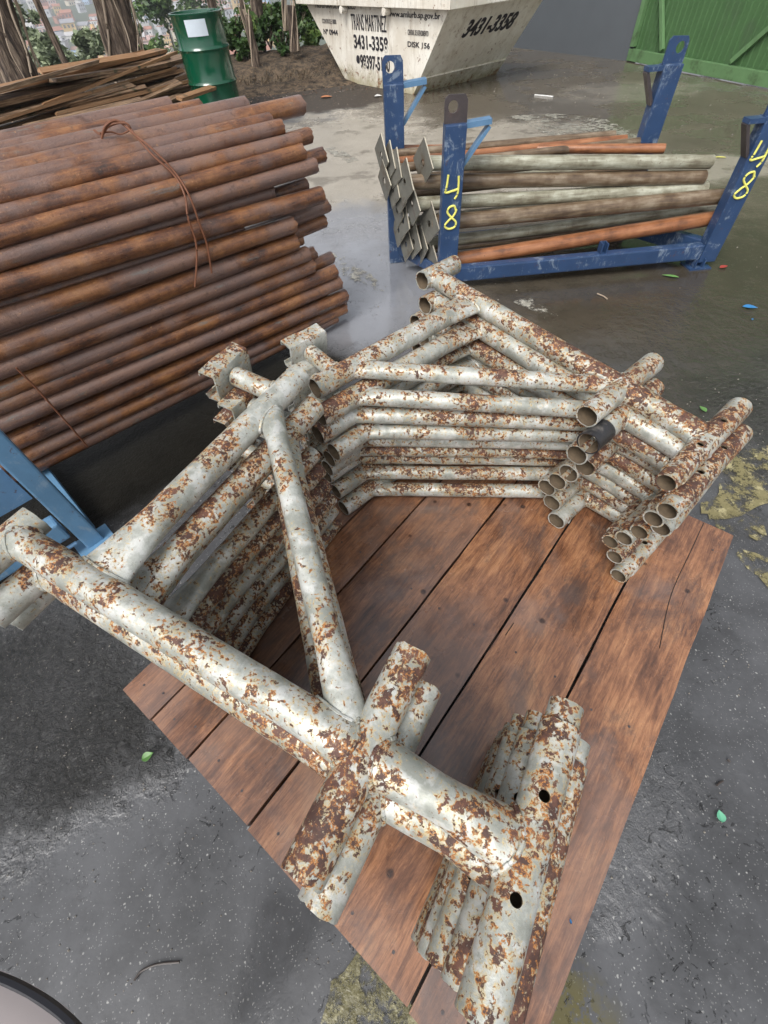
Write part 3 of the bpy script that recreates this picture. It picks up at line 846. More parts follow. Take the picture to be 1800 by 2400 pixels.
for i in range(12): bm.faces.new((rows_[0][i], rows_[0][i + 1], rows_[1][i + 1], rows_[1][i]))
finish('paper_label', bm, M['label'], shell)
def drum_text(txt, ang, z, h, w):
    tdir = Vector((-math.sin(ang), math.cos(ang), 0)); p = Vector((math.cos(ang), math.sin(ang), 0)) * (DR + 0.006)
    lettering(txt, p - tdir * w / 2 + Vector((0, 0, z)), tdir, (0, 0, 1), h, w, M['drumtext'], shell, name='stencil_text')
for k, zz in enumerate((0.095, 0.070, 0.045)): drum_text(("UN 1202", "200 L", "LOTE 42")[k], fa - 0.35 + 0.05 * k, zz, 0.016, 0.09)
drum_text("3", fa + 0.02, 0.075, 0.03, 0.028)
tag(drum, 'dark green steel drum with pale label standing beside the weathered planks', 'drum')

# ------------------------------------------------------------------ pile of old planks
pd = Vector((0.42, 0.907, 0)).normalized(); pn = Vector((pd.y, -pd.x, 0))       # pn towards the camera
P0 = Vector((-2.28, 8.30, 0))
rp = random.Random(11)
plank_i = 0
ORD = ['topmost', 'second', 'third', 'fourth', 'fifth', 'sixth', 'seventh', 'eighth', 'ninth', 'tenth', 'eleventh', 'twelfth', 'thirteenth', 'fourteenth', 'fifteenth', 'sixteenth', 'seventeenth', 'eighteenth', 'nineteenth', 'twentieth']
for lay in range(11):
    z = 0.03 + lay * 0.050
    for c in range(3 if lay < 9 else 2):
        if c > 0 and lay < 8: 
            if c == 2: continue
        L = rp.uniform(3.0, 4.4); w = rp.uniform(0.09, 0.19); th = rp.uniform(0.022, 0.042)
        off = rp.uniform(-0.35, 0.1) - (0.25 if lay < 5 else 0.0) + (0.30 if lay == 8 else 0)
        back = -c * 0.2 - rp.uniform(0, 0.05) - max(0, lay - 7) * 0.06
        yaw = rp.uniform(-0.06, 0.06); pitch = rp.uniform(-0.025, 0.025); roll = rp.uniform(-0.5, 0.5)
        bm = bmesh.new()
        nseg = 14
        ringp = []
        bow = rp.uniform(-0.03, 0.03)
        for i in range(nseg + 1):
            x = -L * i / nseg
            zz = bow * math.sin(math.pi * i / nseg)
            e = noise.noise(Vector((x * 3, lay, c))) * 0.006
            ringp.append([bm.verts.new((x + rp.uniform(-.012, .012) * (i in (0, nseg)), yy * (w / 2 + e), zz + sg * th / 2)) for yy, sg in ((1, 1), (1, -1), (-1, -1), (-1, 1))])
        for i in range(nseg):
            for k in range(4):
                bm.faces.new((ringp[i][k], ringp[i][(k + 1) % 4], ringp[i + 1][(k + 1) % 4], ringp[i + 1][k]))
        bm.faces.new(list(reversed(ringp[0]))); bm.faces.new(ringp[-1])
        bmesh.ops.recalc_face_normals(bm, faces=bm.faces)
        o = finish('timber_plank', bm, M['oldwood'], smooth=False)
        p = P0 + pd * off + pn * (0.28 + back)
        o.location = (p.x, p.y, z + th / 2)
        o.rotation_euler = (roll, pitch, math.atan2(pd.y, pd.x) + yaw)
        where = ['front', 'middle', 'back'][c]
        tag(o, 'weathered plank, %s layer down, %s row of the pile behind the pipes' % (ORD[10 - lay], where), 'plank', 'old planks piled beside the green drum')
for k in range(12):
    L = rp.uniform(0.9, 2.6); w = rp.uniform(0.05, 0.12); th = rp.uniform(0.015, 0.03)
    bm = bmesh.new(); beam(bm, (0, 0, 0), (-L, 0, 0), w, th)
    for v_ in bm.verts: v_.co += Vector((rp.uniform(-.03, .03), 0, 0))
    o = finish('loose_lath', bm, M['oldwood'], smooth=False)
    q = P0 + pd * rp.uniform(-1.6, 0.15) + pn * rp.uniform(0.15, 0.50)
    zl = 0.10 + 0.46 * k / 11
    if k < 8: q = P0 + pd * rp.uniform(-1.4, 0.2) + pn * rp.uniform(0.36, 0.46)
    o.location = (q.x, q.y, zl + (0.06 if k >= 8 else 0)); o.rotation_euler = (rp.uniform(-.6, .6), rp.uniform(-.06, .06), math.atan2(pd.y, pd.x) + rp.uniform(-.13, .13))
    tag(o, '%s loose lath up from the ground on the near side of the timber pile' % ORD[k + 1 if k else 0].replace('topmost', 'lowest'), 'lath', 'loose laths on the timber pile')
# a few broken ends sticking out towards the camera
for k, (px, py, L, yaw, z) in enumerate(((330, 262, 1.0, 0.20, 0.30), (60, 300, 1.4, -0.12, 0.30), (420, 232, 0.9, 0.10, 0.16), (250, 300, 0.8, 0.35, 0.2))):
    q = at_dist(px, py, 6.3 if px < 200 else 7.0)
    bm = bmesh.new(); beam(bm, (0, 0, 0), (L, 0, 0), 0.07, 0.03)
    o = finish('timber_offcut', bm, M['oldwood'], smooth=False)
    o.location = (q.x, q.y, max(0.03, q.z)); o.rotation_euler = (0.3, 0.03, math.atan2(pd.y, pd.x) + yaw)
    tag(o, 'short broken board end lying on the front of the timber pile, %s' % ('near its right end', 'at its far left', 'lowest beside the drum', 'below the middle')[k], 'board', 'broken board ends on the timber pile')

# ------------------------------------------------------------------ rusty pipes
PA = Vector((math.cos(R(42.5)), math.sin(R(42.5)), 0)); PN = Vector((PA.y, -PA.x, 0))
def z1(x, y): return (x * .5425, y * .5425)
rows = [((735, 460), (0, 625), -2.10), ((872, 468), (0, 672), -2.045), ((1065, 455), (0, 706), -1.99), ((1300, 455), (0, 762), -1.93), ((1170, 522), (0, 808), -1.885),
        ((1215, 550), (0, 855), -1.84), ((1290, 605), (0, 930), -1.80), ((1305, 655), (0, 1025), -1.77), ((1360, 715), (0, 1125), -1.755),
        ((1385, 842), (0, 1246), -1.75), ((1265, 970), (0, 1391), -1.75), ((1275, 1045), (0, 1506), -1.755), ((1325, 1096), (0, 1596), -1.76),
        ((1350, 1148), (0, 1681), -1.765), ((1445, 1171), (0, 1756), -1.765), ((1465, 1221), (0, 1841), -1.76), ((1490, 1276), (0, 1928), -1.76),
        ((1490, 1331), (0, 2011), -1.765), ((1450, 1372), (0, 2081), -1.775)]
def make_pipe(a, d, L, r, rnd, bend=0.004):
    """pipe whose open right end is at a and which runs back along -d"""
    bm = bmesh.new()
    n = 16
    pts = []; rs = []
    ph = rnd.uniform(0, 6)
    for i in range(n + 1):
        t = i / n
        pts.append(Vector((-L * t, math.sin(t * 3 + ph) * bend - math.sin(ph) * bend, math.cos(t * 4 + ph) * bend - math.cos(ph) * bend)))
        rs.append(r)
    o = sweep(bm, pts, rs, 22, wall=0.005, mi=0, mi_in=1)
    for vtx in bm.verts:                       # ragged, torch cut end
        if vtx.co.x > -0.001:
            vtx.co.x += noise.noise(Vector((vtx.co.y * 90 + ph, vtx.co.z * 90, ph))) * 0.010
    bm_o = finish('rusty_pipe', bm, [M['pipe'], M['inside']])
    x = d.normalized(); y = Vector((0, 0, 1)).cross(x).normalized(); z = x.cross(y)
    m = Matrix((x, y, z)).transposed().to_4x4(); m.translation = a
    l, q, s_ = m.decompose(); bm_o.location = l; bm_o.rotation_euler = q.to_euler()
    return bm_o
rp = random.Random(5)
N_row = len(rows)
front = []
for i, (e, l, u) in enumerate(rows):
    p0 = PN * u
    q = on_plane(*z1(*e), p0, PN); m_ = on_plane(*z1(*l), p0, PN)
    front.append((q, (q - m_).normalized()))
for i, (q, d) in enumerate(front):
    gaps = []
    if i > 0: gaps.append((front[i - 1][0] - q - PA * (front[i - 1][0] - q).dot(PA)).length)
    if i < N_row - 1: gaps.append((front[i + 1][0] - q - PA * (front[i + 1][0] - q).dot(PA)).length)
    r = min(0.0325, max(0.0265, min(gaps) * 0.5))
    if i == 3: r = 0.033
    o = make_pipe(q, d, 2.9, r, rp)
    wh = '%s pipe down the near face of the rusty pile%s' % (ORD[i], ', sticking out furthest at the top' if i == 3 else (', its end set back' if i in (0, 1, 4, 10, 11) else ''))
    tag(o, wh, 'pipe', 'rusty pipes in the tied pile')
# pipes of the second layer, seen by their ends and through the gaps
second = [((1335, 585), -1.86, 'small end peeping out below the long top pipe'), ((1395, 668), -1.85, 'end sticking out furthest at the upper right of the pile'), ((1412, 888), -1.82, 'end sticking out beside the tenth pipe'), ((1398, 955), -1.83, 'end just below the one beside the tenth pipe'),
          ((1355, 1092), -1.83, 'end half hidden beside the thirteenth pipe'), ((1432, 1112), -1.84, 'grey end standing out above the fifteenth pipe'), ((1448, 1172), -1.83, 'end hidden behind the fifteenth pipe'), ((1488, 1302), -1.84, 'low end behind the seventeenth pipe'), ((1320, 800), -1.83, 'dark pipe deep in the gap under the ninth pipe'), ((1300, 1030), -1.84, 'dark pipe deep in the gap under the eleventh pipe'), ((1340, 1220), -1.84, 'dark pipe behind the fourteenth pipe'), ((1380, 1345), -1.85, 'lowest pipe hidden behind the near face'), ((1000, 500), -2.0, 'sunken pipe between the tops near the wire knot')]
for k in range(2, N_row - 1):
    qa, qb = front[k][0], front[k + 1][0]
    mid_ = (qa + qb) / 2
    s_end = min(qa.dot(PA), qb.dot(PA)) - rp.uniform(0.05, 0.22)
    mid_ = mid_ - PA * (mid_.dot(PA) - s_end) - PN * 0.052
    o = make_pipe(mid_, ((front[k][1] + front[k + 1][1]) / 2).normalized(), 2.7, 0.031, rp)
    tag(o, 'dark rusty pipe wedged behind the %s and %s pipes of the near face' % (ORD[k], ORD[k + 1]), 'pipe', 'rusty pipes in the second layer of the pile')
for k, (e, u, wh) in enumerate(second):
    q = on_plane(*z1(*e), PN * u, PN)
    o = make_pipe(q, (PA + Vector((0, 0, -0.02))).normalized(), 2.8, 0.0275 if k != 12 else 0.022, rp)
    tag(o, 'second-layer rusty pipe, ' + wh, 'pipe', 'rusty pipes in the second layer of the pile')
# wire ties
def wire(name, pts, r, mat, label, cat, group=None, parent=None):
    bm = bmesh.new()
    P = [Vector(p) for p in pts]
    fine = []
    for i in range(len(P) - 1):                 # Catmull-Rom
        p0 = P[max(0, i - 1)]; p1 = P[i]; p2 = P[i + 1]; p3 = P[min(len(P) - 1, i + 2)]
        for k in range(6):
            t = k / 6
            fine.append(0.5 * ((2 * p1) + (-p0 + p2) * t + (2 * p0 - 5 * p1 + 4 * p2 - p3) * t * t + (-p0 + 3 * p1 - 3 * p2 + p3) * t ** 3))
    fine.append(P[-1])
    sweep(bm, fine, r, 8)
    o = finish(name, bm, mat, parent)
    if label: tag(o, label, cat, group)
    return o
def pw(x, y, u=-1.705): return on_plane(*z1(x, y), PN * u, PN)
tie = empty('wire_tie', pw(570, 570))
T0 = tie.location.copy()
def loc(pts): return [p - T0 for p in pts]
wire('strand', loc([pw(405, 562, -1.95), pw(440, 580, -1.93), pw(470, 545, -1.91), pw(540, 530, -1.90), pw(585, 585, -1.86), pw(660, 670, -1.80), pw(755, 760, -1.76), pw(800, 850, -1.725), pw(812, 940, -1.712), pw(845, 1040, -1.712), pw(850, 1130, -1.712), pw(842, 1240, -1.715)]), 0.0036, M["wire"], None, None, parent=tie)
wire('strand', loc([pw(440, 600, -1.93), pw(455, 545, -1.91), pw(500, 520, -1.90), pw(545, 548, -1.885), pw(575, 575, -1.86), pw(665, 650, -1.80), pw(760, 750, -1.76), pw(820, 850, -1.722), pw(860, 960, -1.712), pw(895, 1060, -1.712), pw(915, 1180, -1.715)]), 0.0036, M["wire"], None, None, parent=tie)
wire('strand', loc([pw(430, 575, -1.93), pw(480, 570, -1.92), pw(520, 580, -1.91), pw(560, 560, -1.88), pw(550, 535, -1.88), pw(490, 535, -1.90), pw(452, 560, -1.92)]), 0.0024, M['wire'], None, None, parent=tie)
tag(tie, 'knotted rusty wire with two loose strands across the middle of the pipe pile', 'wire')
wire('binding_wire', [pw(70, 1590, -1.715), pw(150, 1670, -1.715), pw(230, 1760, -1.715), pw(310, 1850, -1.72), pw(378, 1930, -1.735)], 0.0032, M['wire'], 'rusty binding strap across the bottom pipes near the blue post', 'wire')
wire('binding_wire', [pw(205, 560, -2.08), pw(235, 590, -2.03), pw(270, 628, -1.98)], 0.0025, M['wire'], 'short rusty wire lying over the topmost pipes at the left', 'wire')
wire('binding_wire', [pw(735, 445, -2.10), pw(745, 470, -2.07), pw(745, 500, -2.02)], 0.0025, M['wire'], 'short wire loop round the end of the topmost pipe', 'wire')

# ------------------------------------------------------------------ light blue rack under the pile
rk = empty('light_blue_rack', (0, 0, 0))
pb = G(222, 1268); ub = pb.dot(PN); sb = pb.dot(PA)
rk.location = (pb.x, pb.y, 0); O_ = rk.location.copy()
def rkp(s, u, z): return PA * (s - sb) + PN * (u - ub) + Vector((0, 0, z))
def rack_post(s, u, name='post', mat='midblue', h=0.95):
    bm = bmesh.new(); beam(bm, rkp(s, u, 0.0), rkp(s, u, h), 0.058, 0.05, upv=tuple(PN), bevel=0.006)
    return finish(name, bm, M[mat], rk, smooth=False)
rack_post(sb, ub); rack_post(sb - 1.0, ub)
rack_post(sb, ub - 1.15); rack_post(sb - 1.0, ub - 1.15)
for s_ in (sb, sb - 1.0):
    bm = bmesh.new(); beam(bm, rkp(s_, ub - 0.038, 0.045), rkp(s_, ub - 1.11, 0.045), 0.06, 0.06, bevel=0.004); finish('bearer', bm, M['midblue'], rk, smooth=False)
bm = bmesh.new(); beam(bm, rkp(sb - 0.038, ub, 0.13), rkp(sb - 0.962, ub, 0.13), 0.06, 0.075, bevel=0.008); finish('lower_rail', bm, M['midblue'], rk, smooth=False)
bm = bmesh.new(); beam(bm, rkp(sb - 0.038, ub - 0.01, 0.33), rkp(sb - 0.16, ub - 0.01, 0.33), 0.008, 0.13); finish('gusset_plate', bm, M['paleblue'], rk, smooth=False)
bm = bmesh.new(); beam(bm, rkp(sb, ub + 0.015, 0.0), rkp(sb, ub + 0.015, 0.008), 0.12, 0.11, upv=tuple(PN)); finish('foot_plate', bm, M['midblue'], rk, smooth=False)
bm = bmesh.new(); sweep(bm, [rkp(sb - 0.04, ub + 0.02, 0.055), rkp(sb - 0.085, ub + 0.02, 0.055)], 0.007, 12); sweep(bm, [rkp(sb - 0.085, ub + 0.02, 0.055), rkp(sb - 0.097, ub + 0.02, 0.055)], 0.014, 6); finish('bolt', bm, M['paleblue'], rk)
tag(rk, 'light blue steel rack holding the rusty pipe pile at the left edge', 'rack')

# ------------------------------------------------------------------ blue rack numbered 48
PW = 0.098
posts = {'FL': (Vector((0.455, 2.56, 0)), 0.735), 'FR': (Vector((1.95, 2.60, 0)), 0.665), 'BR': (Vector((1.62, 3.05, 0)), 0.80), 'BL': (Vector((0.212, 2.98, 0)), 0.82)}
rb = empty('pipe_rack', posts['FL'][0])
RO = rb.location.copy()
ex = (posts['FR'][0] - posts['FL'][0]).normalized(); ey = Vector((-ex.y, ex.x, 0)); ez = Vector((0, 0, 1))
def lp(p, dx=0, dy=0, z=0): return Vector(p) - RO + ex * dx + ey * dy + ez * z
POST = {}
for k, (p, h) in posts.items():
    bm = bmesh.new()
    beam(bm, lp(p, 0, 0, 0.0 if k in ('BL', 'FL') else 0.03), lp(p, 0, 0, h), PW, 0.065, upv=tuple(ey), bevel=0.005)
    po = finish('post', bm, M['blue'], rb, smooth=False); POST[k] = po
    # locating ear with a slot on top (bent plate)
    sgn = 1 if k in ('FL', 'BL') else -1
    base = lp(p, 0, 0, h)
    if k in ('FR', 'BR'):
        m4 = Matrix((ex, ez, -ey)).transposed().to_4x4(); m4.translation = base + ey * 0.005
    else:
        m4 = Matrix((ex, ez, -ey)).transposed().to_4x4(); m4.translation = base + ey * 0.004
    bm = bmesh.new()
    w = 0.051
    outer = [(-w, 0), (w, 0), (w * .96, 0.076), (w * 0.75, 0.094), (-w * 0.7, 0.097), (-w, 0.082)]
    plate_with_hole(bm, outer, (-0.014 * sgn, 0.056), 0.022, 0.011, m4, 0)
    finish('lifting_eye', bm, M['darkmetal'] if k == 'FL' else M['blue'], po, smooth=False)
    # stacking bracket: flat arm and diagonal strut
    bm = bmesh.new()
    arm_dir = ex * (1 if k in ('FL', 'BL') else -0.0) + (ey * 0.0)
    if k in ('FL', 'BL'):
        a = base + ex * 0.049 - ez * 0.012 + ey * 0.02; e = base + ex * 0.165 - ez * 0.004 + ey * 0.02
        beam(bm, a, e, 0.055, 0.020)
        st = (base + ex * 0.049 - ez * 0.16 + ey * 0.02, base + ex * 0.160 - ez * 0.022 + ey * 0.02)
    else:
        a = base - ex * 0.049 - ez * 0.012; e = base - ex * 0.125 - ez * 0.012
        beam(bm, a, e, 0.055, 0.018)
        st = (base - ex * 0.049 - ez * 0.15, base - ex * 0.122 - ez * 0.022)
    finish('stacking_arm', bm, M['paleblue'] if k in ('FL', 'BL') else M['blue'], po, smooth=False)
    bm = bmesh.new(); beam(bm, st[0], st[1], 0.045, 0.014)
    finish('strut', bm, M['paleblue'] if k in ('FL', 'BL') else M['darkmetal'], po, smooth=False)
zr = 0.085
def rail(k1, k2, z, w=0.05, h=0.07, inset=0.049, mat='blue', name='rail'):
    a = posts[k1][0]; b2 = posts[k2][0]; d = (b2 - a).normalized()
    bm = bmesh.new(); beam(bm, lp(a + d * inset, 0, 0, z), lp(b2 - d * inset, 0, 0, z), w, h, bevel=0.008)
    return finish(name, bm, M[mat], rb, smooth=False)
rail('FL', 'FR', zr, 0.055, 0.076); rail('BL', 'BR', zr, 0.05, 0.07); rail('FL', 'BL', zr + 0.002, 0.05, 0.06, name='cross_bar'); rail('FR', 'BR', zr + 0.002, 0.05, 0.09, name='cross_bar')
for k in ('FR', 'BR'):                                  # channel feet
    p = posts[k][0]
    bm = bmesh.new()
    box(bm, (0, 0, 0), (0.125, 0.11, 0.008), Matrix.Translation(lp(p, -0.095, -0.055, 0)) @ Matrix.Rotation(math.atan2(ex.y, ex.x), 4, 'Z'))
    for dx in (-0.07, -0.022): box(bm, (0, 0, 0), (0.007, 0.09, 0.046), Matrix.Translation(lp(p, dx, -0.045, 0.008)) @ Matrix.Rotation(math.atan2(ex.y, ex.x), 4, 'Z'))
    finish('foot', bm, M['darkmetal'] if k == 'BR' else M['blue'], rb, smooth=False)
mid = posts['FL'][0].lerp(posts['FR'][0], 0.57)
bm = bmesh.new()
for dx, dy in ((0, 0), (0.03, 0)): box(bm, (0, 0, 0), (0.006, 0.04, 0.05), Matrix.Translation(lp(mid, dx, -0.02, zr + 0.038)) @ Matrix.Rotation(math.atan2(ex.y, ex.x), 4, 'Z'))
box(bm, (0, 0, 0), (0.036, 0.006, 0.05), Matrix.Translation(lp(mid, 0, 0.02, zr + 0.038)) @ Matrix.Rotation(math.atan2(ex.y, ex.x), 4, 'Z'))
finish('socket_tab', bm, M['blue'], rb, smooth=False)
# hand painted numbers on the posts: strokes on the near faces
def strokes(k, rel, scale, z0, name, r=0.0050, dx0=0.0):
    p = posts[k][0]
    for st in rel:
        pts = [lp(p, dx0 + x * scale, -0.0335 - 0.0015, z0 + y * scale) for x, y in st]
        wire(name, pts, r, M['yellow'], None, None, parent=POST[k])
four = [[(-0.25, 1.0), (-0.3, 0.55), (-0.35, 0.30), (-0.05, 0.33), (0.28, 0.40)], [(0.25, 0.92), (0.27, 0.55), (0.25, 0.2), (0.12, 0.0)]]
eight = [[(0.22, 0.80), (0.12, 1.0), (-0.12, 0.95), (-0.20, 0.75), (0.0, 0.52), (0.26, 0.28), (0.20, 0.06), (-0.10, 0.0), (-0.30, 0.15), (-0.12, 0.38), (0.10, 0.55), (0.24, 0.78), (0.22, 0.84)]]
strokes('FL', four, 0.100, 0.455, 'painted_digit_four')
strokes('FL', eight, 0.100, 0.325, 'painted_digit_eight')
strokes('FR', four, 0.105, 0.475, 'painted_digit_four')
strokes('FR', eight, 0.110, 0.345, 'painted_digit_eight')
tag(rb, 'dark blue post rack with the yellow number 48 painted on its front posts', 'rack')

# poles lying in the rack, each with a steel base plate
def z2(x, y): return (850 + x * .57263, y * .57263)
def z5(x, y): return (860 + x * .19894, 280 + y * .19894)
def base_pole(a, b, r, mat, label, rot=0.0, plate=0.062, stripes=False):
    a = Vector(a); b = Vector(b)
    x = (b - a).normalized(); y = Vector((0, 0, 1)).cross(x).normalized(); z = x.cross(y)
    m = Matrix((x, y, z)).transposed().to_4x4(); m.translation = a
    root = empty('base_plate_pole', mat=m)
    bm = bmesh.new(); L = (b - a).length; n = 10
    sweep(bm, [(0.006 + (L - 0.006) * i / n, 0, 0) for i in range(n + 1)], r, 22, wall=0.004)
    finish('tube', bm, [M[mat], M['inside']], root)
    bm = bmesh.new()
    nw = m.to_3x3().transposed() @ Vector((-0.95, -0.34 + rp.uniform(-.08, .08), rp.uniform(-.05, .12))).normalized()
    e2_ = Vector((0, 0, 1)).cross(nw).normalized(); e3_ = nw.cross(e2_)
    R4 = Matrix((e2_, e3_, nw)).transposed().to_4x4() @ Matrix.Rotation(rot, 4, 'Z')
    w = plate
    plate_with_hole(bm, [(-w, -w), (w, -w), (w, w), (-w, w)], (0, 0), 0.016, 0.006, R4, 0, 1)
    finish('base_plate', bm, [M['plate'], M['edge']], root, smooth=False)
    tag(root, label, 'pole', 'poles with base plates lying in the numbered rack')
    return root
def zz(p, z): return G(p[0], p[1], z)
rp = random.Random(3)
vis = [(z2(250, 668), z2(1425, 662), 0.50, 0.034, 'pole_grey', 'thick dull grey pole lying uppermost at the front of the rack', 0.80),
       (z2(175, 745), z2(1395, 726), 0.43, 0.035, 'pole_brown', 'brown stained pole just below the thick grey one', 0.72),
       (z2(205, 835), z2(1402, 772), 0.36, 0.034, 'pole_grey', 'pale grey pole in the middle between two brown ones', 0.78),
       (z2(275, 915), z2(1500, 800), 0.275, 0.040, 'pole_brown', 'long brown pole reaching the right-hand front post', 0.80),
       (z2(285, 1080), z2(1450, 890), 0.165, 0.040, 'pole_rust', 'orange rusted pole lying lowest at the front', 0.70),
       (z2(240, 1000), z2(1455, 845), 0.20, 0.030, 'pole_grey', 'mottled grey pole between the long brown and the orange one', 0.9),
       (z2(150, 612), z2(1235, 608), 0.52, 0.0215, 'pole_rust', 'thin orange pole at the back top, ending short of the rear post', 0.86),
       (z2(80, 635), z2(1385, 697), 0.465, 0.0235, 'pole_brown', 'dark reddish pole seen only by its pale tip under the thick grey pole', 0.68),
       (z2(108, 665), z2(1180, 700), 0.45, 0.024, 'pole_rust', 'hidden pole with the leftmost of the three clustered upper plates', 0.74),
       (z2(133, 690), z2(1200, 735), 0.43, 0.024, 'pole_brown', 'hidden pole whose plate leans to the right among the upper ones', 0.60),
       (z2(92, 740), z2(1200, 760), 0.40, 0.024, 'pole_brown', 'hidden pole whose plate hangs lowest at the left corner post', 0.82),
       (z2(128, 775), z2(1200, 790), 0.37, 0.024, 'pole_grey', 'hidden pole with its plate overlapped on both sides at mid height', 0.66),
       (z2(150, 800), z2(1200, 810), 0.34, 0.024, 'pole_brown', 'hidden pole with a tall narrow plate at mid height', 0.75),
       (z2(145, 860), z2(1200, 850), 0.29, 0.024, 'pole_brown', 'hidden pole with a dark plate below mid height', 0.78),
       (z2(168, 905), z2(1250, 870), 0.25, 0.024, 'pole_grey', 'hidden pole with a plate left of the lower pair', 0.70),
       (z2(150, 940), z2(1250, 880), 0.21, 0.024, 'pole_brown', 'hidden pole with a plate touching the back left post', 0.80),
       (z2(212, 990), z2(1250, 905), 0.17, 0.024, 'pole_grey', 'hidden pole with the big plate nearest the wet ground', 0.76),
       (z2(180, 1000), z2(1250, 930), 0.15, 0.024, 'pole_brown', 'hidden pole with a plate behind the big low one', 0.84),
       (z2(262, 1060), z2(1250, 960), 0.12, 0.024, 'pole_brown', 'hidden pole with the lowest plate beside the front post', 0.73)]
for k, (a, b2, z, r, mt, lab, rot) in enumerate(vis):
    YN = Vector((0, 1, 0))
    if k < 6:
        pa = on_plane(a[0], a[1], (0, (2.70, 2.70, 2.69, 2.66, 2.655, 2.74)[k], 0), YN); pb2 = on_plane(b2[0], b2[1], (0, (2.74, 2.73, 2.73, 2.69, 2.70, 2.80)[k], 0), YN); r *= 0.92
    elif k == 6: pa, pb2 = zz(a, z), zz(b2, z)
    else:
        pa = on_plane(a[0], a[1], (0, (2.90, 2.86, 2.80, 2.88, 2.82, 2.78, 2.86, 2.80, 2.88, 2.76, 2.82, 2.74)[k - 7], 0), Vector((0, 1, 0)))
        pa.z = max(pa.z, 0.145); pb2 = pa + Vector((1.15 + 0.02 * k, 0.16, (-0.01, -0.03, -0.02)[k % 3])); r = 0.020
    base_pole(pa, pb2, r, mt, lab, rot, 0.072 if r > .026 else 0.066)

# ------------------------------------------------------------------ wooden platform
PE = Vector((0.6626, 0.7490, 0)); PNn = Vector((0.7490, -0.6626, 0))
plat = empty('timber_pallet', mat=Matrix((PE, -PNn, ez)).transposed().to_4x4())
ZB = 0.10
edges = [0.321, 0.118, -0.094, -0.307, -0.52, -0.665, -0.79]
rp = random.Random(21)
for i in range(len(edges) - 1):
    n1, n0 = edges[i], edges[i + 1]
    bm = bmesh.new()
    L0, L1 = -0.175 + rp.uniform(-.004, .004), 1.215 + rp.uniform(-.006, .006)
    gx = 0.0032
    nx_, ny_ = 60, 6
    gridt = []
    for a in range(nx_ + 1):
        x = L0 + (L1 - L0) * a / nx_
        row = []
        for c in range(ny_ + 1):
            nn = n0 + gx + (n1 - n0 - 2 * gx) * c / ny_
            if c in (0, ny_): nn += (noise.noise(Vector((x * 6, i * 3 + c, 0))) * 0.0022)
            row.append(bm.verts.new((x, -nn, ZB + noise.noise(Vector((x * 2, nn * 5, i))) * 0.0012 - (0.0015 if c in (0, ny_) else 0))))
        gridt.append(row)
    for a in range(nx_):
        for c in range(ny_):
            bm.faces.new((gridt[a][c], gridt[a][c + 1], gridt[a + 1][c + 1], gridt[a + 1][c]))
    ext = bmesh.ops.extrude_face_region(bm, geom=bm.faces[:])
    for g_ in ext['geom']:
        if isinstance(g_, bmesh.types.BMVert): g_.co.z = ZB - 0.024
    bmesh.ops.recalc_face_normals(bm, faces=bm.faces)
    o = finish('deck_board', bm, M['wood'], plat, ang=40)
for x in (-0.13, 0.5, 1.13):
    bm = bmesh.new(); box(bm, (x - 0.04, -0.315, 0.0), (x + 0.04, 0.785, ZB - 0.0245), bevel=0.003)
    finish('bearer', bm, M['gap'], plat, smooth=False)
# splits in the boards, as thin dark sunk fillets
def crack(pts, r=0.0012):
    return [PE.dot(p) for p in pts]
for pts in (((1520, 1130), (1495, 1185), (1450, 1285), (1425, 1400)), ((1110, 1345), (1092, 1372))):
    P_ = [G(x * S, y * S, ZB + 0.0012) for x, y in pts]
    P_ = [Vector((p.dot(PE), -p.dot(PNn), ZB + 0.0003)) for p in P_]
    wire('split', P_, 0.0011, M['gap'], None, None, parent=plat)
for i in range(len(edges) - 1):
    for x in (-0.13, 0.5, 1.13):
        for q in (0.25, 0.75):
            bm = bmesh.new(); yy = -(edges[i] * q + edges[i + 1] * (1 - q)) + rp.uniform(-.012, .012); xx = x + rp.uniform(-.012, .012)
            sweep(bm, [(xx, yy, ZB - 0.003), (xx, yy, ZB + 0.0008)], 0.0030, 12)
            finish('nail_head', bm, M['darkmetal'], plat)
tag(plat, 'wet reddish brown board platform carrying both stacks of silver brackets', 'pallet')

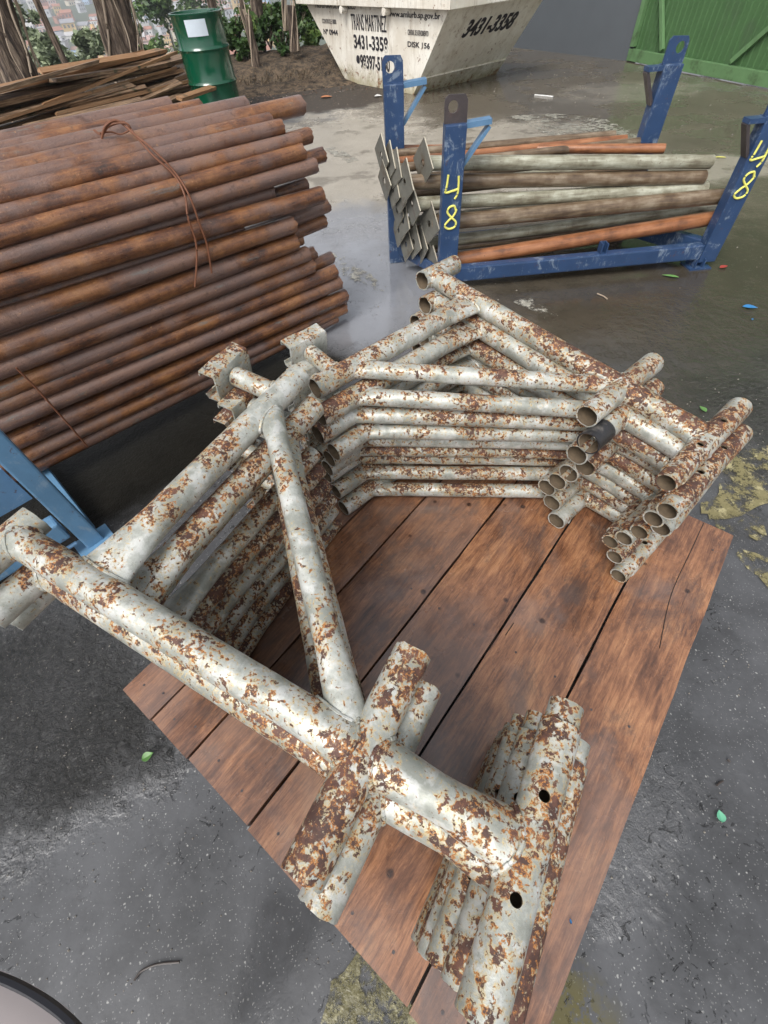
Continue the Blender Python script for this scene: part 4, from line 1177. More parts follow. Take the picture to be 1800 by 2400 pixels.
# ------------------------------------------------------------------ silver scaffold brackets
xJ, xT, xE = 0.177, 0.676, 0.905
RT, RBc = 0.0280, 0.0222
TW = 0.0036
def joint_ring(bm, c, d, r, k=1.18, ln=0.010):
    d = Vector(d).normalized()
    sweep(bm, [Vector(c) - d * ln, Vector(c) - d * ln * .4, Vector(c) + d * ln * 0.4, Vector(c) + d * ln], [r * 1.0, r * k, r * k, r * 1.0], 24, cap=False)
rb_ = random.Random(99)
def tube_pts(a, b, n=10): a = Vector(a); b = Vector(b); return [a.lerp(b, i / n) for i in range(n + 1)]
def weld(bm, c, d, a, ra, rb2, RR, bead=0.0038, mi=0):
    """irregular weld bead where a tube arriving along d meets a tube of axis a and radius RR through c (both in the plane z=0)"""
    c = Vector(c); d = Vector(d).normalized(); a = Vector(a).normalized()
    m = Vector((-a.y, a.x, 0))
    if m.dot(d) > 0: m = -m                    # towards the arriving tube
    sdir = Vector((-d.y, d.x, 0))
    P_ = []; n = 40
    for k in range(n):
        t = 2 * math.pi * k / n
        z = math.sin(t) * rb2
        z = max(-RR * 0.97, min(RR * 0.97, z))
        p = sdir * math.cos(t) * ra
        need = math.sqrt(RR * RR - z * z)
        q = (need - m.dot(p)) / m.dot(-d)
        P_.append(c + p - d * q + Vector((0, 0, z)))
    cen = sum(P_, Vector()) / n
    for k in range(n):
        p0 = P_[k]; p1 = P_[(k + 1) % n]
        out = (p0 - cen); out -= d * out.dot(d)
        r0 = bead * rb_.uniform(0.75, 1.25)
        sweep(bm, [p0 - (p1 - p0) * 0.15, p1 + (p1 - p0) * 0.15], r0, 7, mi=mi, cap=True)
def dented(bm, amt=0.0007):
    for v_ in bm.verts:
        p = v_.co
        v_.co = p + Vector((noise.noise(p * 22), noise.noise(p * 22 + Vector((9, 0, 0))), noise.noise(p * 22 + Vector((0, 9, 0))))) * amt
def bracket(xJ=0.177, RT=RT, RA=RT, RBc=RBc, RS=None, cs=(-0.105, 0.044), bk=0.468, bf=0.654, mt='silver', AL=0.588):
    root = empty('scaffold_bracket')
    RS = RS or RT
    # long main tube, slightly squashed where it is coped into the sleeves
    bm = bmesh.new()
    xe = xE - RS * 0.45
    pts = tube_pts((RT * 0.4, 0, 0), (xe, 0, 0), 40)
    rs = []
    for p in pts:
        f = max(0.0, 1 - (xe - p.x) / 0.10) ** 1.3 * 0.42 + max(0.0, 1 - abs(p.x - xT) / 0.10) * 0.26
        rs.append((RT * (1 + f), RT * (1 - f * 0.30)))
    sweep(bm, pts, rs, 28)
    weld(bm, (xE, 0, 0), (1, 0, 0), (0, 1, 0), RT * 1.40, RT * 0.87, RS)
    weld(bm, (xT, 0, 0), (1, 0, 0), (0, 1, 0), RT * 1.22, RT * 0.92, RS * 1.03)
    weld(bm, (xT, 0, 0), (-1, 0, 0), (0, 1, 0), RT * 1.22, RT * 0.92, RS * 1.03)
    weld(bm, (0, 0, 0), (-1, 0, 0), (0, 1, 0), RT, RT * .98, RS)
    dented(bm)
    finish('main_tube', bm, [M[mt], M['inside']], root)
    def sleeve(name, x, y0, y1, r, holes=()):
        bm = bmesh.new()
        sweep(bm, tube_pts((x, y0, 0), (x, y1, 0), 14), r, 28, wall=TW)
        dented(bm, 0.0006)
        for v_ in bm.verts:
            if v_.co.y < y0 + 0.003: v_.co.y += noise.noise(Vector((v_.co.x * 80, v_.co.z * 80, y0))) * 0.003
            if v_.co.y > y1 - 0.003: v_.co.y += noise.noise(Vector((v_.co.x * 80, v_.co.z * 80, y1))) * 0.003
        o = finish(name, bm, [M['silver_worn' if name == 'end_sleeve' else mt], M['inside']], root)
        if holes:
            cb = bmesh.new()
            for hy in holes: sweep(cb, [(x - 0.004, hy, -0.08), (x - 0.004, hy, 0.08)], 0.0072, 16)
            co = finish('cutter', cb, M['inside'])
            md = o.modifiers.new('b', 'BOOLEAN'); md.operation = 'DIFFERENCE'; md.object = co; md.solver = 'EXACT'
            dg = bpy.context.evaluated_depsgraph_get()
            me = bpy.data.meshes.new_from_object(o.evaluated_get(dg))
            o.modifiers.clear(); o.data = me; me.name = name
            bpy.data.objects.remove(co)
            me.polygons.foreach_set('use_smooth', [True] * len(me.polygons)); me.set_sharp_from_angle(angle=R(35))
        return o
    sleeve('corner_sleeve', 0.0, cs[0], cs[1], RS)
    sleeve('cross_sleeve', xT, -0.150, 0.152, RS * 1.03)
    es = sleeve('end_sleeve', xE, -0.162, 0.160, RS * 0.98, holes=(0.062, -0.050))
    bm = bmesh.new(); sweep(bm, tube_pts((xE, 0.10, 0), (xE, 0.192, 0), 8), RS * 0.84, 24, wall=TW); dented(bm)
    finish('spigot', bm, [M['silver'], M['inside']], es)
    # arm, crushed and spread flat where it meets the main tube
    bm = bmesh.new()
    pts = tube_pts((xJ, RT * 0.35, 0), (xJ, AL, 0), 34); rs = []
    for p in pts:
        f = min(1, max(0, 1 - (p.y - RT) / 0.125)) ** 1.25
        rs.append((RA * (1 + 0.72 * f), RA * (1 - 0.52 * f)))
    sweep(bm, pts, rs, 28, wall=TW)
    for v_ in bm.verts:                          # crease of the crushed end
        f = min(1, max(0, 1 - (v_.co.y - RT) / 0.10))
        dx = (v_.co.x - xJ) / RA
        v_.co.z -= (1 if v_.co.z > 0 else -1) * f * RA * 0.16 * math.exp(-(dx * 1.9) ** 2)
    weld(bm, (xJ, 0, 0), (0, -1, 0), (1, 0, 0), RA * 1.66, RA * 0.50, RT)
    dented(bm)
    finish('arm', bm, [M[mt], M['inside']], root)
    # diagonal brace
    A_ = Vector((xJ + RA * 0.15, bk, 0)); B_ = Vector((bf, RT * 0.3, 0))
    bm = bmesh.new(); d = (B_ - A_).normalized()
    pts = tube_pts(A_, B_, 34); rs = []
    for i, p in enumerate(pts):
        t = i / 34
        f = max(0, 1 - t / 0.14) * 0.45 + max(0, 1 - (1 - t) / 0.20) * 0.62
        rs.append((RBc * (1 + 0.62 * f), RBc * (1 - 0.38 * f)))
    sweep(bm, pts, rs, 24)
    weld(bm, (xJ, bk, 0), -d, (0, 1, 0), RBc * 1.2, RBc * 0.88, RA, 0.0032)
    weld(bm, (bf, 0, 0), d, (1, 0, 0), RBc * 1.32, RBc * 0.78, RT, 0.0034)
    dented(bm)
    finish('diagonal_brace', bm, M[mt], root)
    # stub and channel head
    bm = bmesh.new()
    sweep(bm, tube_pts((xJ - RA * 0.4, AL - 0.075, 0), (0.058, AL - 0.075, 0), 8), RBc, 24)
    weld(bm, (xJ, AL - 0.075, 0), (1, 0, 0), (0, 1, 0), RBc, RBc * .97, RA, 0.0034)
    dented(bm)
    stub = finish('stub', bm, M[mt], root)
    bm = bmesh.new()
    hx, y0, y1, hz, t = 0.055, AL - 0.132, AL - 0.018, 0.036, 0.0045
    prof = [(-0.044, -hz + 0.010), (-0.040, -hz - 0.003), (-0.003, -hz), (0.0, -hz + 0.006), (0.0, hz - 0.006), (-0.003, hz), (-0.040, hz + 0.003), (-0.044, hz - 0.010)]
    def offs(i):
        a = Vector(prof[max(0, i - 1)]); b2 = Vector(prof[min(len(prof) - 1, i + 1)]); d_ = (b2 - a).normalized(); return Vector((-d_.y, d_.x)) * t
    loop = [Vector(p) for p in prof] + [Vector(prof[i]) + offs(i) for i in reversed(range(len(prof)))]
    nL = len(loop); ny2 = 8
    secs = []
    for q in range(ny2 + 1):
        y = y0 + (y1 - y0) * q / ny2
        secs.append([bm.verts.new((hx + p.x + noise.noise(Vector((y * 30, p.y * 20, 1))) * 0.003, y + (noise.noise(Vector((p.x * 60, p.y * 60, y))) * 0.005 if q in (0, ny2) else 0), p.y + noise.noise(Vector((y * 25, p.x * 40, 5))) * 0.003)) for p in loop])
    for q in range(ny2):
        for i in range(nL): bm.faces.new((secs[q][i], secs[q][(i + 1) % nL], secs[q + 1][(i + 1) % nL], secs[q + 1][i]))
    h_ = len(prof)
    for vs in (secs[0], secs[-1]):
        for i in range(h_ - 1): bm.faces.new((vs[i], vs[i + 1], vs[nL - 2 - i], vs[nL - 1 - i]))
    bmesh.ops.recalc_face_normals(bm, faces=bm.faces)
    finish('channel_head', bm, M[mt], stub, ang=50)
    return root
proto = bracket()
proto_b = bracket(0.228, RT=0.0245, RA=0.0225, RBc=0.0195, RS=0.0240, cs=(-0.050, 0.020), bk=0.402, bf=0.622, mt='silver_worn', AL=0.535)
POSE = {'left': [[-0.625, 0.467, 0.662, -0.55, -0.121, 0.022], [-0.608, 0.444, 0.596, -0.566, -0.106, 0.019], [-0.639, 0.472, 0.529, -0.545, -0.091, 0.016], [-0.648, 0.501, 0.463, -0.567, -0.076, 0.014], [-0.649, 0.514, 0.396, -0.584, -0.061, 0.011], [-0.645, 0.522, 0.33, -0.595, -0.045, 0.008], [-0.644, 0.532, 0.263, -0.607, -0.03, 0.005], [-0.637, 0.524, 0.197, -0.575, -0.015, 0.003], [-0.632, 0.519, 0.13, -0.566, 0.0, 0.0]],
        'right': [[0.209, 1.428, 0.598, -0.908, -0.106, -0.002], [0.214, 1.388, 0.54, -0.909, -0.093, -0.002], [0.186, 1.391, 0.482, -0.882, -0.08, -0.001], [0.211, 1.387, 0.424, -0.866, -0.066, -0.001], [0.196, 1.416, 0.366, -0.876, -0.053, -0.001], [0.184, 1.432, 0.309, -0.88, -0.04, -0.001], [0.172, 1.454, 0.251, -0.88, -0.027, -0.0], [0.195, 1.434, 0.193, -0.883, -0.013, -0.0], [0.218, 1.405, 0.135, -0.894, 0.0, -0.0]]}
def pose_matrix(p, flip):
    x, y, z, az, tx, ty = p
    e1 = Vector((math.cos(az), math.sin(az), tx)).normalized()
    f = -1 if flip else 1
    e2 = Vector((-math.sin(az) * f, math.cos(az) * f, ty)); e2 = (e2 - e1 * e1.dot(e2)).normalized()
    e3 = e1.cross(e2)
    m = Matrix((e1, e2, e3)).transposed().to_4x4(); m.translation = (x, y, z)
    return m
first = True
for side in ('left', 'right'):
    n = len(POSE[side])
    for i, p in enumerate(POSE[side]):

        if side == 'left' and i >= 3: o = proto_b if i == 3 else copy_tree(proto_b)
        else: o = proto if first else copy_tree(proto)
        first = False
        l, q, s_ = pose_matrix(p, side == 'right').decompose()
        o.location = l; o.rotation_euler = q.to_euler()
        stack = 'the near left stack' if side == 'left' else 'the stack before the blue rack'
        if i == 0: lab = 'rust-speckled silver triangular bracket lying on top of ' + stack
        elif i == n - 1: lab = 'lowest silver bracket, flat on the boards, in ' + stack
        else: lab = 'silver bracket, %s from the top, in %s' % (ORD[i], stack)
        tag(o, lab, 'bracket', 'silver scaffold brackets in the %s stack' % ('near' if side == 'left' else 'far'))
        if side == 'right' and i == 1:                      # one sleeve has a black painted end
            bm = bmesh.new()
            sweep(bm, tube_pts((xT, 0.085, 0), (xT, 0.1535, 0), 4), RT * 1.03 + 0.0012, 28, wall=0.004)
            bo = finish('black_painted_end', bm, [M['black'], M['inside']], o)
            bo['label'] = 'sleeve end painted black'

# ------------------------------------------------------------------ painted marks, litter, leaves
def flat_patch(name, pts, mat, label, cat, z=0.004, jag=0.02, seed=0, group=None, S_=S, th=0.0):
    P_ = [G(x * S_, y * S_, z) for x, y in pts]
    out = []
    for i in range(len(P_)):
        a, c = P_[i], P_[(i + 1) % len(P_)]
        k = max(2, int((c - a).length / 0.03))
        for j in range(k):
            p = a.lerp(c, j / k)
            p.x += noise.noise(Vector((p.x * 22, p.y * 22, seed))) * jag; p.y += noise.noise(Vector((p.x * 22, p.y * 22, seed + 9))) * jag
            out.append(p)
    cen = sum(out, Vector()) / len(out)
    bm = bmesh.new()
    vs = [bm.verts.new(p - cen) for p in out]
    bm.faces.new(vs)
    bmesh.ops.triangulate(bm, faces=bm.faces[:])
    bmesh.ops.recalc_face_normals(bm, faces=bm.faces)
    o = finish(name, bm, mat, smooth=False); o.location = cen
    return tag(o, label, cat, group)
def worn(name, col):
    m, nt, b = new_mat(name)
    v = coords(nt)
    t = smooth(nt, mathn(nt, 'ADD', mathn(nt, 'MULTIPLY', noise_t(nt, v, 14.0, 8, 0.8), 0.7), mathn(nt, 'MULTIPLY', noise_t(nt, v, 4.0, 3), 0.3)), 0.47, 0.55)
    c = mixc(nt, noise_t(nt, v, 40.0, 6, 0.7), [x * 0.5 for x in col], col)
    c = mixc(nt, smooth(nt, noise_t(nt, v, 22.0, 6, 0.7), 0.52, 0.6), c, [min(1, x * 1.25 + 0.05) for x in col])
    nt.links.new(c, b.inputs['Base Color']); b.inputs['Roughness'].default_value = 0.3
    nt.links.new(t, b.inputs['Alpha'])
    bump(nt, b, noise_t(nt, v, 60.0, 5, 0.7), 0.5, 0.004)
    return m
wy = worn('worn_yellow_road_paint', (0.27, 0.235, 0.110)); wm_ = worn('mossy_worn_paint', (0.13, 0.115, 0.040)); ww = worn('worn_pale_road_paint', (0.38, 0.36, 0.30))
for pts, mt, lab, sd in (
    ([(1560, 945), (1640, 960), (1700, 985), (1700, 1090), (1640, 1085), (1600, 1110), (1530, 1125), (1515, 1100), (1570, 1040), (1545, 985)], wy, 'worn yellow paint patch right of the far bracket stack', 1),
    ([(1540, 1110), (1600, 1105), (1650, 1120), (1655, 1160), (1600, 1150), (1560, 1160)], wy, 'worn pale yellow paint strip just below the yellow patch', 2),
    ([(1600, 1190), (1655, 1200), (1700, 1280), (1655, 1270), (1610, 1230)], wy, 'broken yellow paint curve at the right edge', 3),
    ([(742, 2090), (800, 2040), (860, 2120), (905, 2240), (700, 2240), (700, 2150)], wm_, 'mossy yellow paint patch under the near corner of the boards', 4),
    ([(1112, 655), (1140, 640), (1165, 655), (1215, 690), (1205, 700), (1150, 670)], ww, 'pale scuffed paint streak on the wet ground below the blue rail', 5),
    ([(700, 322), (722, 316), (778, 346), (752, 352)], ww, 'short white paint dash left of the blue rack', 6),
    ([(680, 560), (720, 548), (800, 590), (830, 630), (770, 610)], ww, 'faint yellowish paint smear in the bright puddle', 7),
    ([(1100, 250), (1200, 245), (1310, 258), (1390, 300), (1280, 306), (1180, 290)], ww, 'pale dry cement smear behind the blue rack', 8)):
    flat_patch('painted_mark', pts, mt, lab, 'mark', z=0.004, jag=0.035, seed=sd)
def leaf(x, y, size, ang, mat, label, name='fallen_leaf', cat='leaf', asp=0.5, z=0.006, group=None):
    bm = bmesh.new()
    n = 10; top = []; bot = []
    for i in range(n + 1):
        t = i / n; w = math.sin(math.pi * t ** 0.8) * asp * 0.5
        top.append(bm.verts.new(((t - .5) * size, w * size, 0.002 + w * size * 0.25))); bot.append(bm.verts.new(((t - .5) * size, -w * size, 0.002 + w * size * 0.2)))
    midv = [bm.verts.new(((i / n - .5) * size, 0, 0.0)) for i in range(n + 1)]
    for i in range(n):
        for A2, B2 in ((midv, top), (bot, midv)):
            try: bm.faces.new((A2[i], A2[i + 1], B2[i + 1], B2[i]))
            except Exception: pass
    bmesh.ops.remove_doubles(bm, verts=bm.verts, dist=0.0001)
    o = finish(name, bm, mat)
    q = G(x * S, y * S, z); o.location = q; o.rotation_euler = (0, 0, R(ang))
    return tag(o, label, cat, group)
leaf(319, 1634, 0.030, 30, M['greenleaf'], 'small oval green leaf on the wet asphalt at lower left', asp=0.75)
leaf(1556, 1763, 0.024, 80, M['paleleaf'], 'pale green scrap on the speckled asphalt at lower right', asp=0.8)
leaf(1620, 664, 0.07, -20, M['bluescrap'], 'bright blue plastic scrap on the wet ground right of the brackets', name='plastic_scrap', cat='scrap')
leaf(1625, 690, 0.02, 50, M['bluescrap'], 'tiny blue chip beside the larger blue scrap', name='plastic_scrap', cat='scrap')
leaf(1518, 884, 0.04, 100, M['greenleaf'], 'submerged green leaf behind the end sleeves', asp=0.6)
leaf(1448, 597, 0.09, 150, M['greenleaf'], 'curled yellow-green leaf by the right front foot of the blue rack', asp=0.3)
leaf(1555, 340, 0.09, 160, M['yellow'], 'thin yellow leaf on the ground behind the right rack post', asp=0.25)
leaf(1563, 577, 0.06, 20, M['redscrap'], 'red stain-like scrap right of the rack foot', name='scrap', cat='scrap')
leaf(1195, 318, 0.10, 20, M['greenleaf'], 'small green sprig on the pale concrete beyond the front rack post', asp=0.5)
leaf(860, 209, 0.12, 20, M['orangeleaf'], 'orange brick-like scrap in front of the skip', name='brick_scrap', cat='scrap', asp=0.7)
leaf(705, 210, 0.16, 0, M['orangeleaf'], 'curled dry brown leaf left of the skip', asp=0.6)
leaf(817, 208, 0.10, 0, M['whitescrap'], 'white paper scrap in front of the skip', name='paper_scrap', cat='scrap', asp=0.9)
leaf(775, 155, 0.10, 90, M['whitescrap'], 'white crumpled litter at the skip corner', name='paper_scrap', cat='scrap', asp=0.9)
leaf(1232, 1990, 0.008, 90, M['bluescrap'], 'blue speck on the right-hand edge board', name='paint_speck', cat='speck', z=ZB + 0.003)
def twig(pts, r, mat, label, z=0.006, name='twig', cat='twig'):
    return wire(name, [G(x * S, y * S, z) for x, y in pts], r, mat, label, cat)
twig([(290, 2118), (305, 2098), (340, 2083), (388, 2078)], 0.0022, M['twig'], 'dark curved twig on the asphalt at the bottom left')
twig([(1290, 634), (1304, 640), (1312, 646)], 0.003, M['vine'], 'pale little stick on the wet ground below the blue rail')
twig([(1228, 1130), (1243, 1102)], 0.0022, M['whitescrap'], 'thin white plastic strip caught beside the bracket sleeves', z=ZB + 0.01, name='plastic_strip', cat='strip')
twig([(1548, 1697), (1556, 1690), (1562, 1687)], 0.0022, M['twig'], 'short black twig on the speckled asphalt at the right')
twig([(1572, 1640), (1577, 1646)], 0.003, M['twig'], 'tiny dark stub of twig above the short black one')
twig([(490 + 100, 150), (700, 146)], 0.006, M['vine'], 'pale straight stick lying on the soil by the skip')
twig([(1155, 205), (1195, 209)], 0.008, M['whitescrap'], 'white stick on the wet ground behind the blue rack', name='stick', cat='stick')
# loose grit: uncountable
rp = random.Random(8)
bm = bmesh.new()
for k in range(1500):
    zone = rp.random()
    if zone < 0.35: x, y = rp.uniform(-1.4, 0.1), rp.uniform(-0.45, 0.6)
    elif zone < 0.7: x, y = rp.uniform(0.3, 2.0), rp.uniform(-0.5, 1.6)
    else: x, y = rp.uniform(-1.5, 4.0), rp.uniform(2.0, 8.5)
    s_ = rp.uniform(0.0008, 0.0028) * (1 + max(0, y) * 0.5)
    c = Vector((x, y, s_ * 0.3))
    vs = [bm.verts.new(c + Vector((math.cos(a) * s_ * rp.uniform(.6, 1.2), math.sin(a) * s_ * rp.uniform(.6, 1.2), rp.uniform(0, s_ * .6)))) for a in (0, 1.5, 3.1, 4.6)]
    top = bm.verts.new(c + Vector((0, 0, s_)))
    for i in range(4): bm.faces.new((vs[i], vs[(i + 1) % 4], top))
    if rp.random() < 0.5:
        for f in bm.faces[-4:] if False else []: pass
tag(finish('loose_grit', bm, plain('mixed_grit', (0.22, 0.20, 0.17), 0.6, 0, 0.9, 9.0), smooth=False), 'scattered grit and crumbs over the yard', 'grit', kind='stuff')

# ------------------------------------------------------------------ curved pale body panel in the near left corner
def cp(x, y, z): return G(x * S, y * S, z)
zt_ = 0.62
arc = [(-60, 2036), (0, 2042), (70, 2062), (140, 2095), (205, 2140), (262, 2200), (300, 2260)]
arc = [(x - 70, y + 44) for x, y in arc]
top = [cp(x, y, zt_) for x, y in arc]
cpt = empty('vehicle_wing', top[0] * 1.0)
C0 = cpt.location.copy()
dv = []
for i in range(len(top)):
    a = top[max(0, i - 1)]; c = top[min(len(top) - 1, i + 1)]
    t = (c - a).normalized(); dv.append(Vector((t.y, -t.x, 0)) if Vector((t.y, -t.x, 0)).y < 0 else Vector((-t.y, t.x, 0)))
bm = bmesh.new()
prof = [(-0.002, -0.004), (0.010, 0.003), (0.02, 0.007), (0.040, 0.012), (0.080, 0.016), (0.14, 0.010), (0.22, -0.01), (0.3, -0.05)]
g_ = [[bm.verts.new(top[i] - C0 + dv[i] * a + Vector((0, 0, h))) for a, h in prof] for i in range(len(top))]
for i in range(len(top) - 1):
    for k in range(len(prof) - 1): bm.faces.new((g_[i][k], g_[i][k + 1], g_[i + 1][k + 1], g_[i + 1][k]))
bmesh.ops.recalc_face_normals(bm, faces=bm.faces)
finish('panel_skin', bm, M['carpaint'], cpt)
wire('rubber_edge', [t - C0 + d * 0.004 + Vector((0, 0, -0.004)) for t, d in zip(top, dv)], 0.0055, M['rubber'], None, None, parent=cpt)
tag(cpt, 'pinkish white curved vehicle panel with black rubber edge at the bottom left corner', 'panel')

# ------------------------------------------------------------------ trees, stumps, bushes
def leaves_into(bm, centre, rad, n, size, rnd, squash=1.0, clumps=10, mi=0):
    cl = []
    for _ in range(clumps):
        d = Vector((rnd.gauss(0, 1), rnd.gauss(0, 1), rnd.gauss(0, 1))).normalized() * rnd.uniform(0.2, 0.95)
        cl.append((Vector((d.x * rad, d.y * rad, d.z * rad * squash)), rnd.uniform(0.18, 0.42) * rad))
    for _ in range(n):
        c, r = rnd.choice(cl)
        d = Vector((rnd.gauss(0, 1), rnd.gauss(0, 1), rnd.gauss(0, 1))).normalized() * r * rnd.uniform(0.4, 1.0)
        p = Vector(centre) + c + Vector((d.x, d.y, d.z * squash))
        s_ = size * rnd.uniform(0.6, 1.3)
        a = Vector((rnd.gauss(0, 1), rnd.gauss(0, 1), rnd.gauss(0, 0.6))).normalized(); b2 = a.orthogonal().normalized()
        b2 = (Matrix.Rotation(rnd.uniform(0, 6.28), 3, a) @ b2)
        vs = [bm.verts.new(p - a * s_), bm.verts.new(p + b2 * s_ * 0.5), bm.verts.new(p + a * s_), bm.verts.new(p - b2 * s_ * 0.5)]
        f = bm.faces.new(vs); f.material_index = mi
def trunk_mesh(name, pts, rs, parent, seg=26, rough=0.25, mat='bark'):
    bm = bmesh.new()
    P = [Vector(p) for p in pts]; fine = []; fr = []
    for i in range(len(P) - 1):
        for k in range(6):
            t = k / 6; fine.append(P[i].lerp(P[i + 1], t)); fr.append(rs[i] * (1 - t) + rs[i + 1] * t)
    fine.append(P[-1]); fr.append(rs[-1])
    sweep(bm, fine, fr, seg)
    for v_ in bm.verts:
        k = min(range(len(fine)), key=lambda j: (fine[j] - v_.co).length_squared)
        d = v_.co - fine[k]
        a = math.atan2(d.y, d.x)
        v_.co = fine[k] + d * (1 + rough * noise.noise(Vector((math.cos(a) * 2.2, math.sin(a) * 2.2, v_.co.z * 1.6))) + rough * 0.5 * noise.noise(Vector((math.cos(a) * 6, math.sin(a) * 6, v_.co.z * 4))))
    return finish(name, bm, M[mat], parent)
rt = random.Random(31)
def tree(px_bot, px_top, dist, r0, r1, label, H=6.0, crown_r=1.8, vines=0, leafn=2600, ground_z=-0.2):
    b0 = at_dist(*px_bot, dist); t0 = at_dist(*px_top, dist)
    d = (t0 - b0); d = d / max(0.05, d.z)
    base = b0 + d * (ground_z - b0.z)
    root = empty('tree', base)
    z4 = H - ground_z
    pts = [d * (z4 * k) + Vector((rt.uniform(-.04, .04), rt.uniform(-.04, .04), 0)) * k * 2 for k in (0, 0.15, 0.3, 0.55, 0.8, 1.0)]
    lean = d.copy(); 
    for k in range(2, len(pts)): pts[k].x = pts[k].x * 0.75; pts[k].y = pts[k].y * 0.75
    tr = trunk_mesh('trunk', pts, [r0, r0 * .95, r0 * .9, (r0 + r1) / 2, r1, r1 * .6], root)
    for k in range(5):
        a = rt.uniform(0, 6.28); s0 = pts[3].lerp(pts[4], rt.random())
        e = s0 + Vector((math.cos(a) * crown_r * .8, math.sin(a) * crown_r * .8, rt.uniform(0.5, 1.3)))
        trunk_mesh('limb', [s0, s0.lerp(e, 0.5) + Vector((0, 0, .15)), e], [r1 * .55, r1 * .3, r1 * .12], tr, 10, 0.1)
    bm = bmesh.new()
    leaves_into(bm, pts[-1] + Vector((0, 0, 0.2)), crown_r, leafn, 0.075, rt, 0.7, 16)
    finish('crown', bm, M['leafdull'], root, smooth=False)
    for k in range(vines):
        a = rt.uniform(0, 6.28); P = []
        for j in range(9):
            z = j / 8 * min(z4, 2.6) * rt.uniform(0.95, 1.0)
            c = d * z; rr = r0 * rt.uniform(0.98, 1.22)
            a += rt.uniform(-0.35, 0.35)
            P.append(Vector((c.x + math.cos(a) * rr, c.y + math.sin(a) * rr, z)))
        wire('vine', P, rt.uniform(0.006, 0.014), M['vine'], None, None, parent=tr)
    tag(root, label, 'tree', 'trees at the edge of the yard')
    return root
tree((300, 150), (262, 0), 9.7, 0.225, 0.17, 'thick bark-ridged tree draped in dry vines behind the planks', vines=16, H=9, crown_r=2.0, ground_z=-0.3)
tree((60, 215), (-25, 0), 9.2, 0.24, 0.17, 'dark rough tree at the far left edge behind the planks', vines=10, H=8.0, crown_r=1.9, ground_z=-0.3)
tree((172, 180), (78, 0), 8.9, 0.040, 0.028, 'thin leaning reddish sapling between the two thick trees', H=4.5, crown_r=0.7, leafn=500)
tree((608, 95), (600, -40), 11.6, 0.10, 0.08, 'slim grey tree standing among the bushes right of the drum', H=10.0, crown_r=1.0, vines=4, leafn=600, ground_z=-0.1)
tree((500, 20), (488, -40), 12.0, 0.08, 0.07, 'slender tree rising directly behind the green drum', H=10.0, crown_r=1.0, leafn=600, ground_z=-0.1)
def stump(px_bot, px_top, dist, r, label):
    b0 = at_dist(*px_bot, dist); t0 = at_dist(*px_top, dist)
    root = empty('dead_trunk', (b0.x, b0.y, b0.z - 0.05))
    d = t0 - b0
    trunk_mesh('wood', [Vector((0, 0, 0)), d * 0.35 + Vector((0.02, 0, 0)), d * 0.7, d + Vector((0.02, 0, .06))], [r * 1.2, r, r * .9, r * .8], root, 16, 0.35)
    for k in range(4):
        a = rt.uniform(0, 6.28); P = [Vector((math.cos(a + j * .3) * r * 1.25, math.sin(a + j * .3) * r * 1.25, 0)) + d * (j / 5 * 1.25) for j in range(6)]
        wire('vine', P, 0.008, M['vine'], None, None, parent=root)
    tag(root, label, 'dead trunk', 'dead trunks in the bushes')
stump((598, 145), (578, 38), 9.6, 0.055, 'broken leaning dead trunk just right of the drum')
stump((590, 100), (558, -20), 9.7, 0.035, 'thinner dead stem crossing the broken trunk')
stump((688, 108), (678, 15), 9.9, 0.065, 'upright dead trunk nearer to the skip')
stump((668, 60), (664, -20), 10.2, 0.03, 'thin dark dead stem behind the upright dead trunk')
def bush(px, py, dist, rad, n, size, label, mat='leaf', sq=0.8, clumps=9):
    q = at_dist(px, py, dist)
    root = empty('bush', (q.x, q.y, q.z - rad * sq * 0.8))
    bm = bmesh.new(); leaves_into(bm, (0, 0, rad * sq * .8), rad, n, size, rt, sq, clumps)
    finish('foliage', bm, M[mat], root, smooth=False)
    bm = bmesh.new()
    for k in range(7):
        a = rt.uniform(0, 6.28); sweep(bm, [(0, 0, 0), (math.cos(a) * rad * .3, math.sin(a) * rad * .3, rad * sq * .7), (math.cos(a) * rad * .6, math.sin(a) * rad * .6, rad * sq * 1.3)], [0.012, 0.009, 0.004], 6)
    finish('stems', bm, M['bark'], root)
    tag(root, label, 'bush', 'bushes between the drum and the skip')
bush(545, 70, 10.4, 0.38, 900, 0.050, 'light leafy bush immediately right of the green drum')
bush(625, 55, 10.9, 0.45, 1400, 0.050, 'dense green bush between the two dead trunks')
bush(690, 60, 11.0, 0.36, 1000, 0.055, 'bright broad-leaved bush touching the skip', clumps=8)
bush(730, 85, 11.4, 0.30, 700, 0.055, 'low green bush tucked behind the left corner of the skip')
bush(600, 20, 12.5, 0.55, 1200, 0.060, 'taller yellow-green bush at the back behind the dead trunks')
bush(705, 10, 13.0, 0.60, 1200, 0.065, 'taller bush at the back beside the skip rim')
bush(575, 120, 10.1, 0.22, 500, 0.040, 'low scrubby bush at the foot of the broken trunk')
bush(660, 95, 10.3, 0.25, 500, 0.040, 'low scrubby bush at the foot of the upright dead trunk')
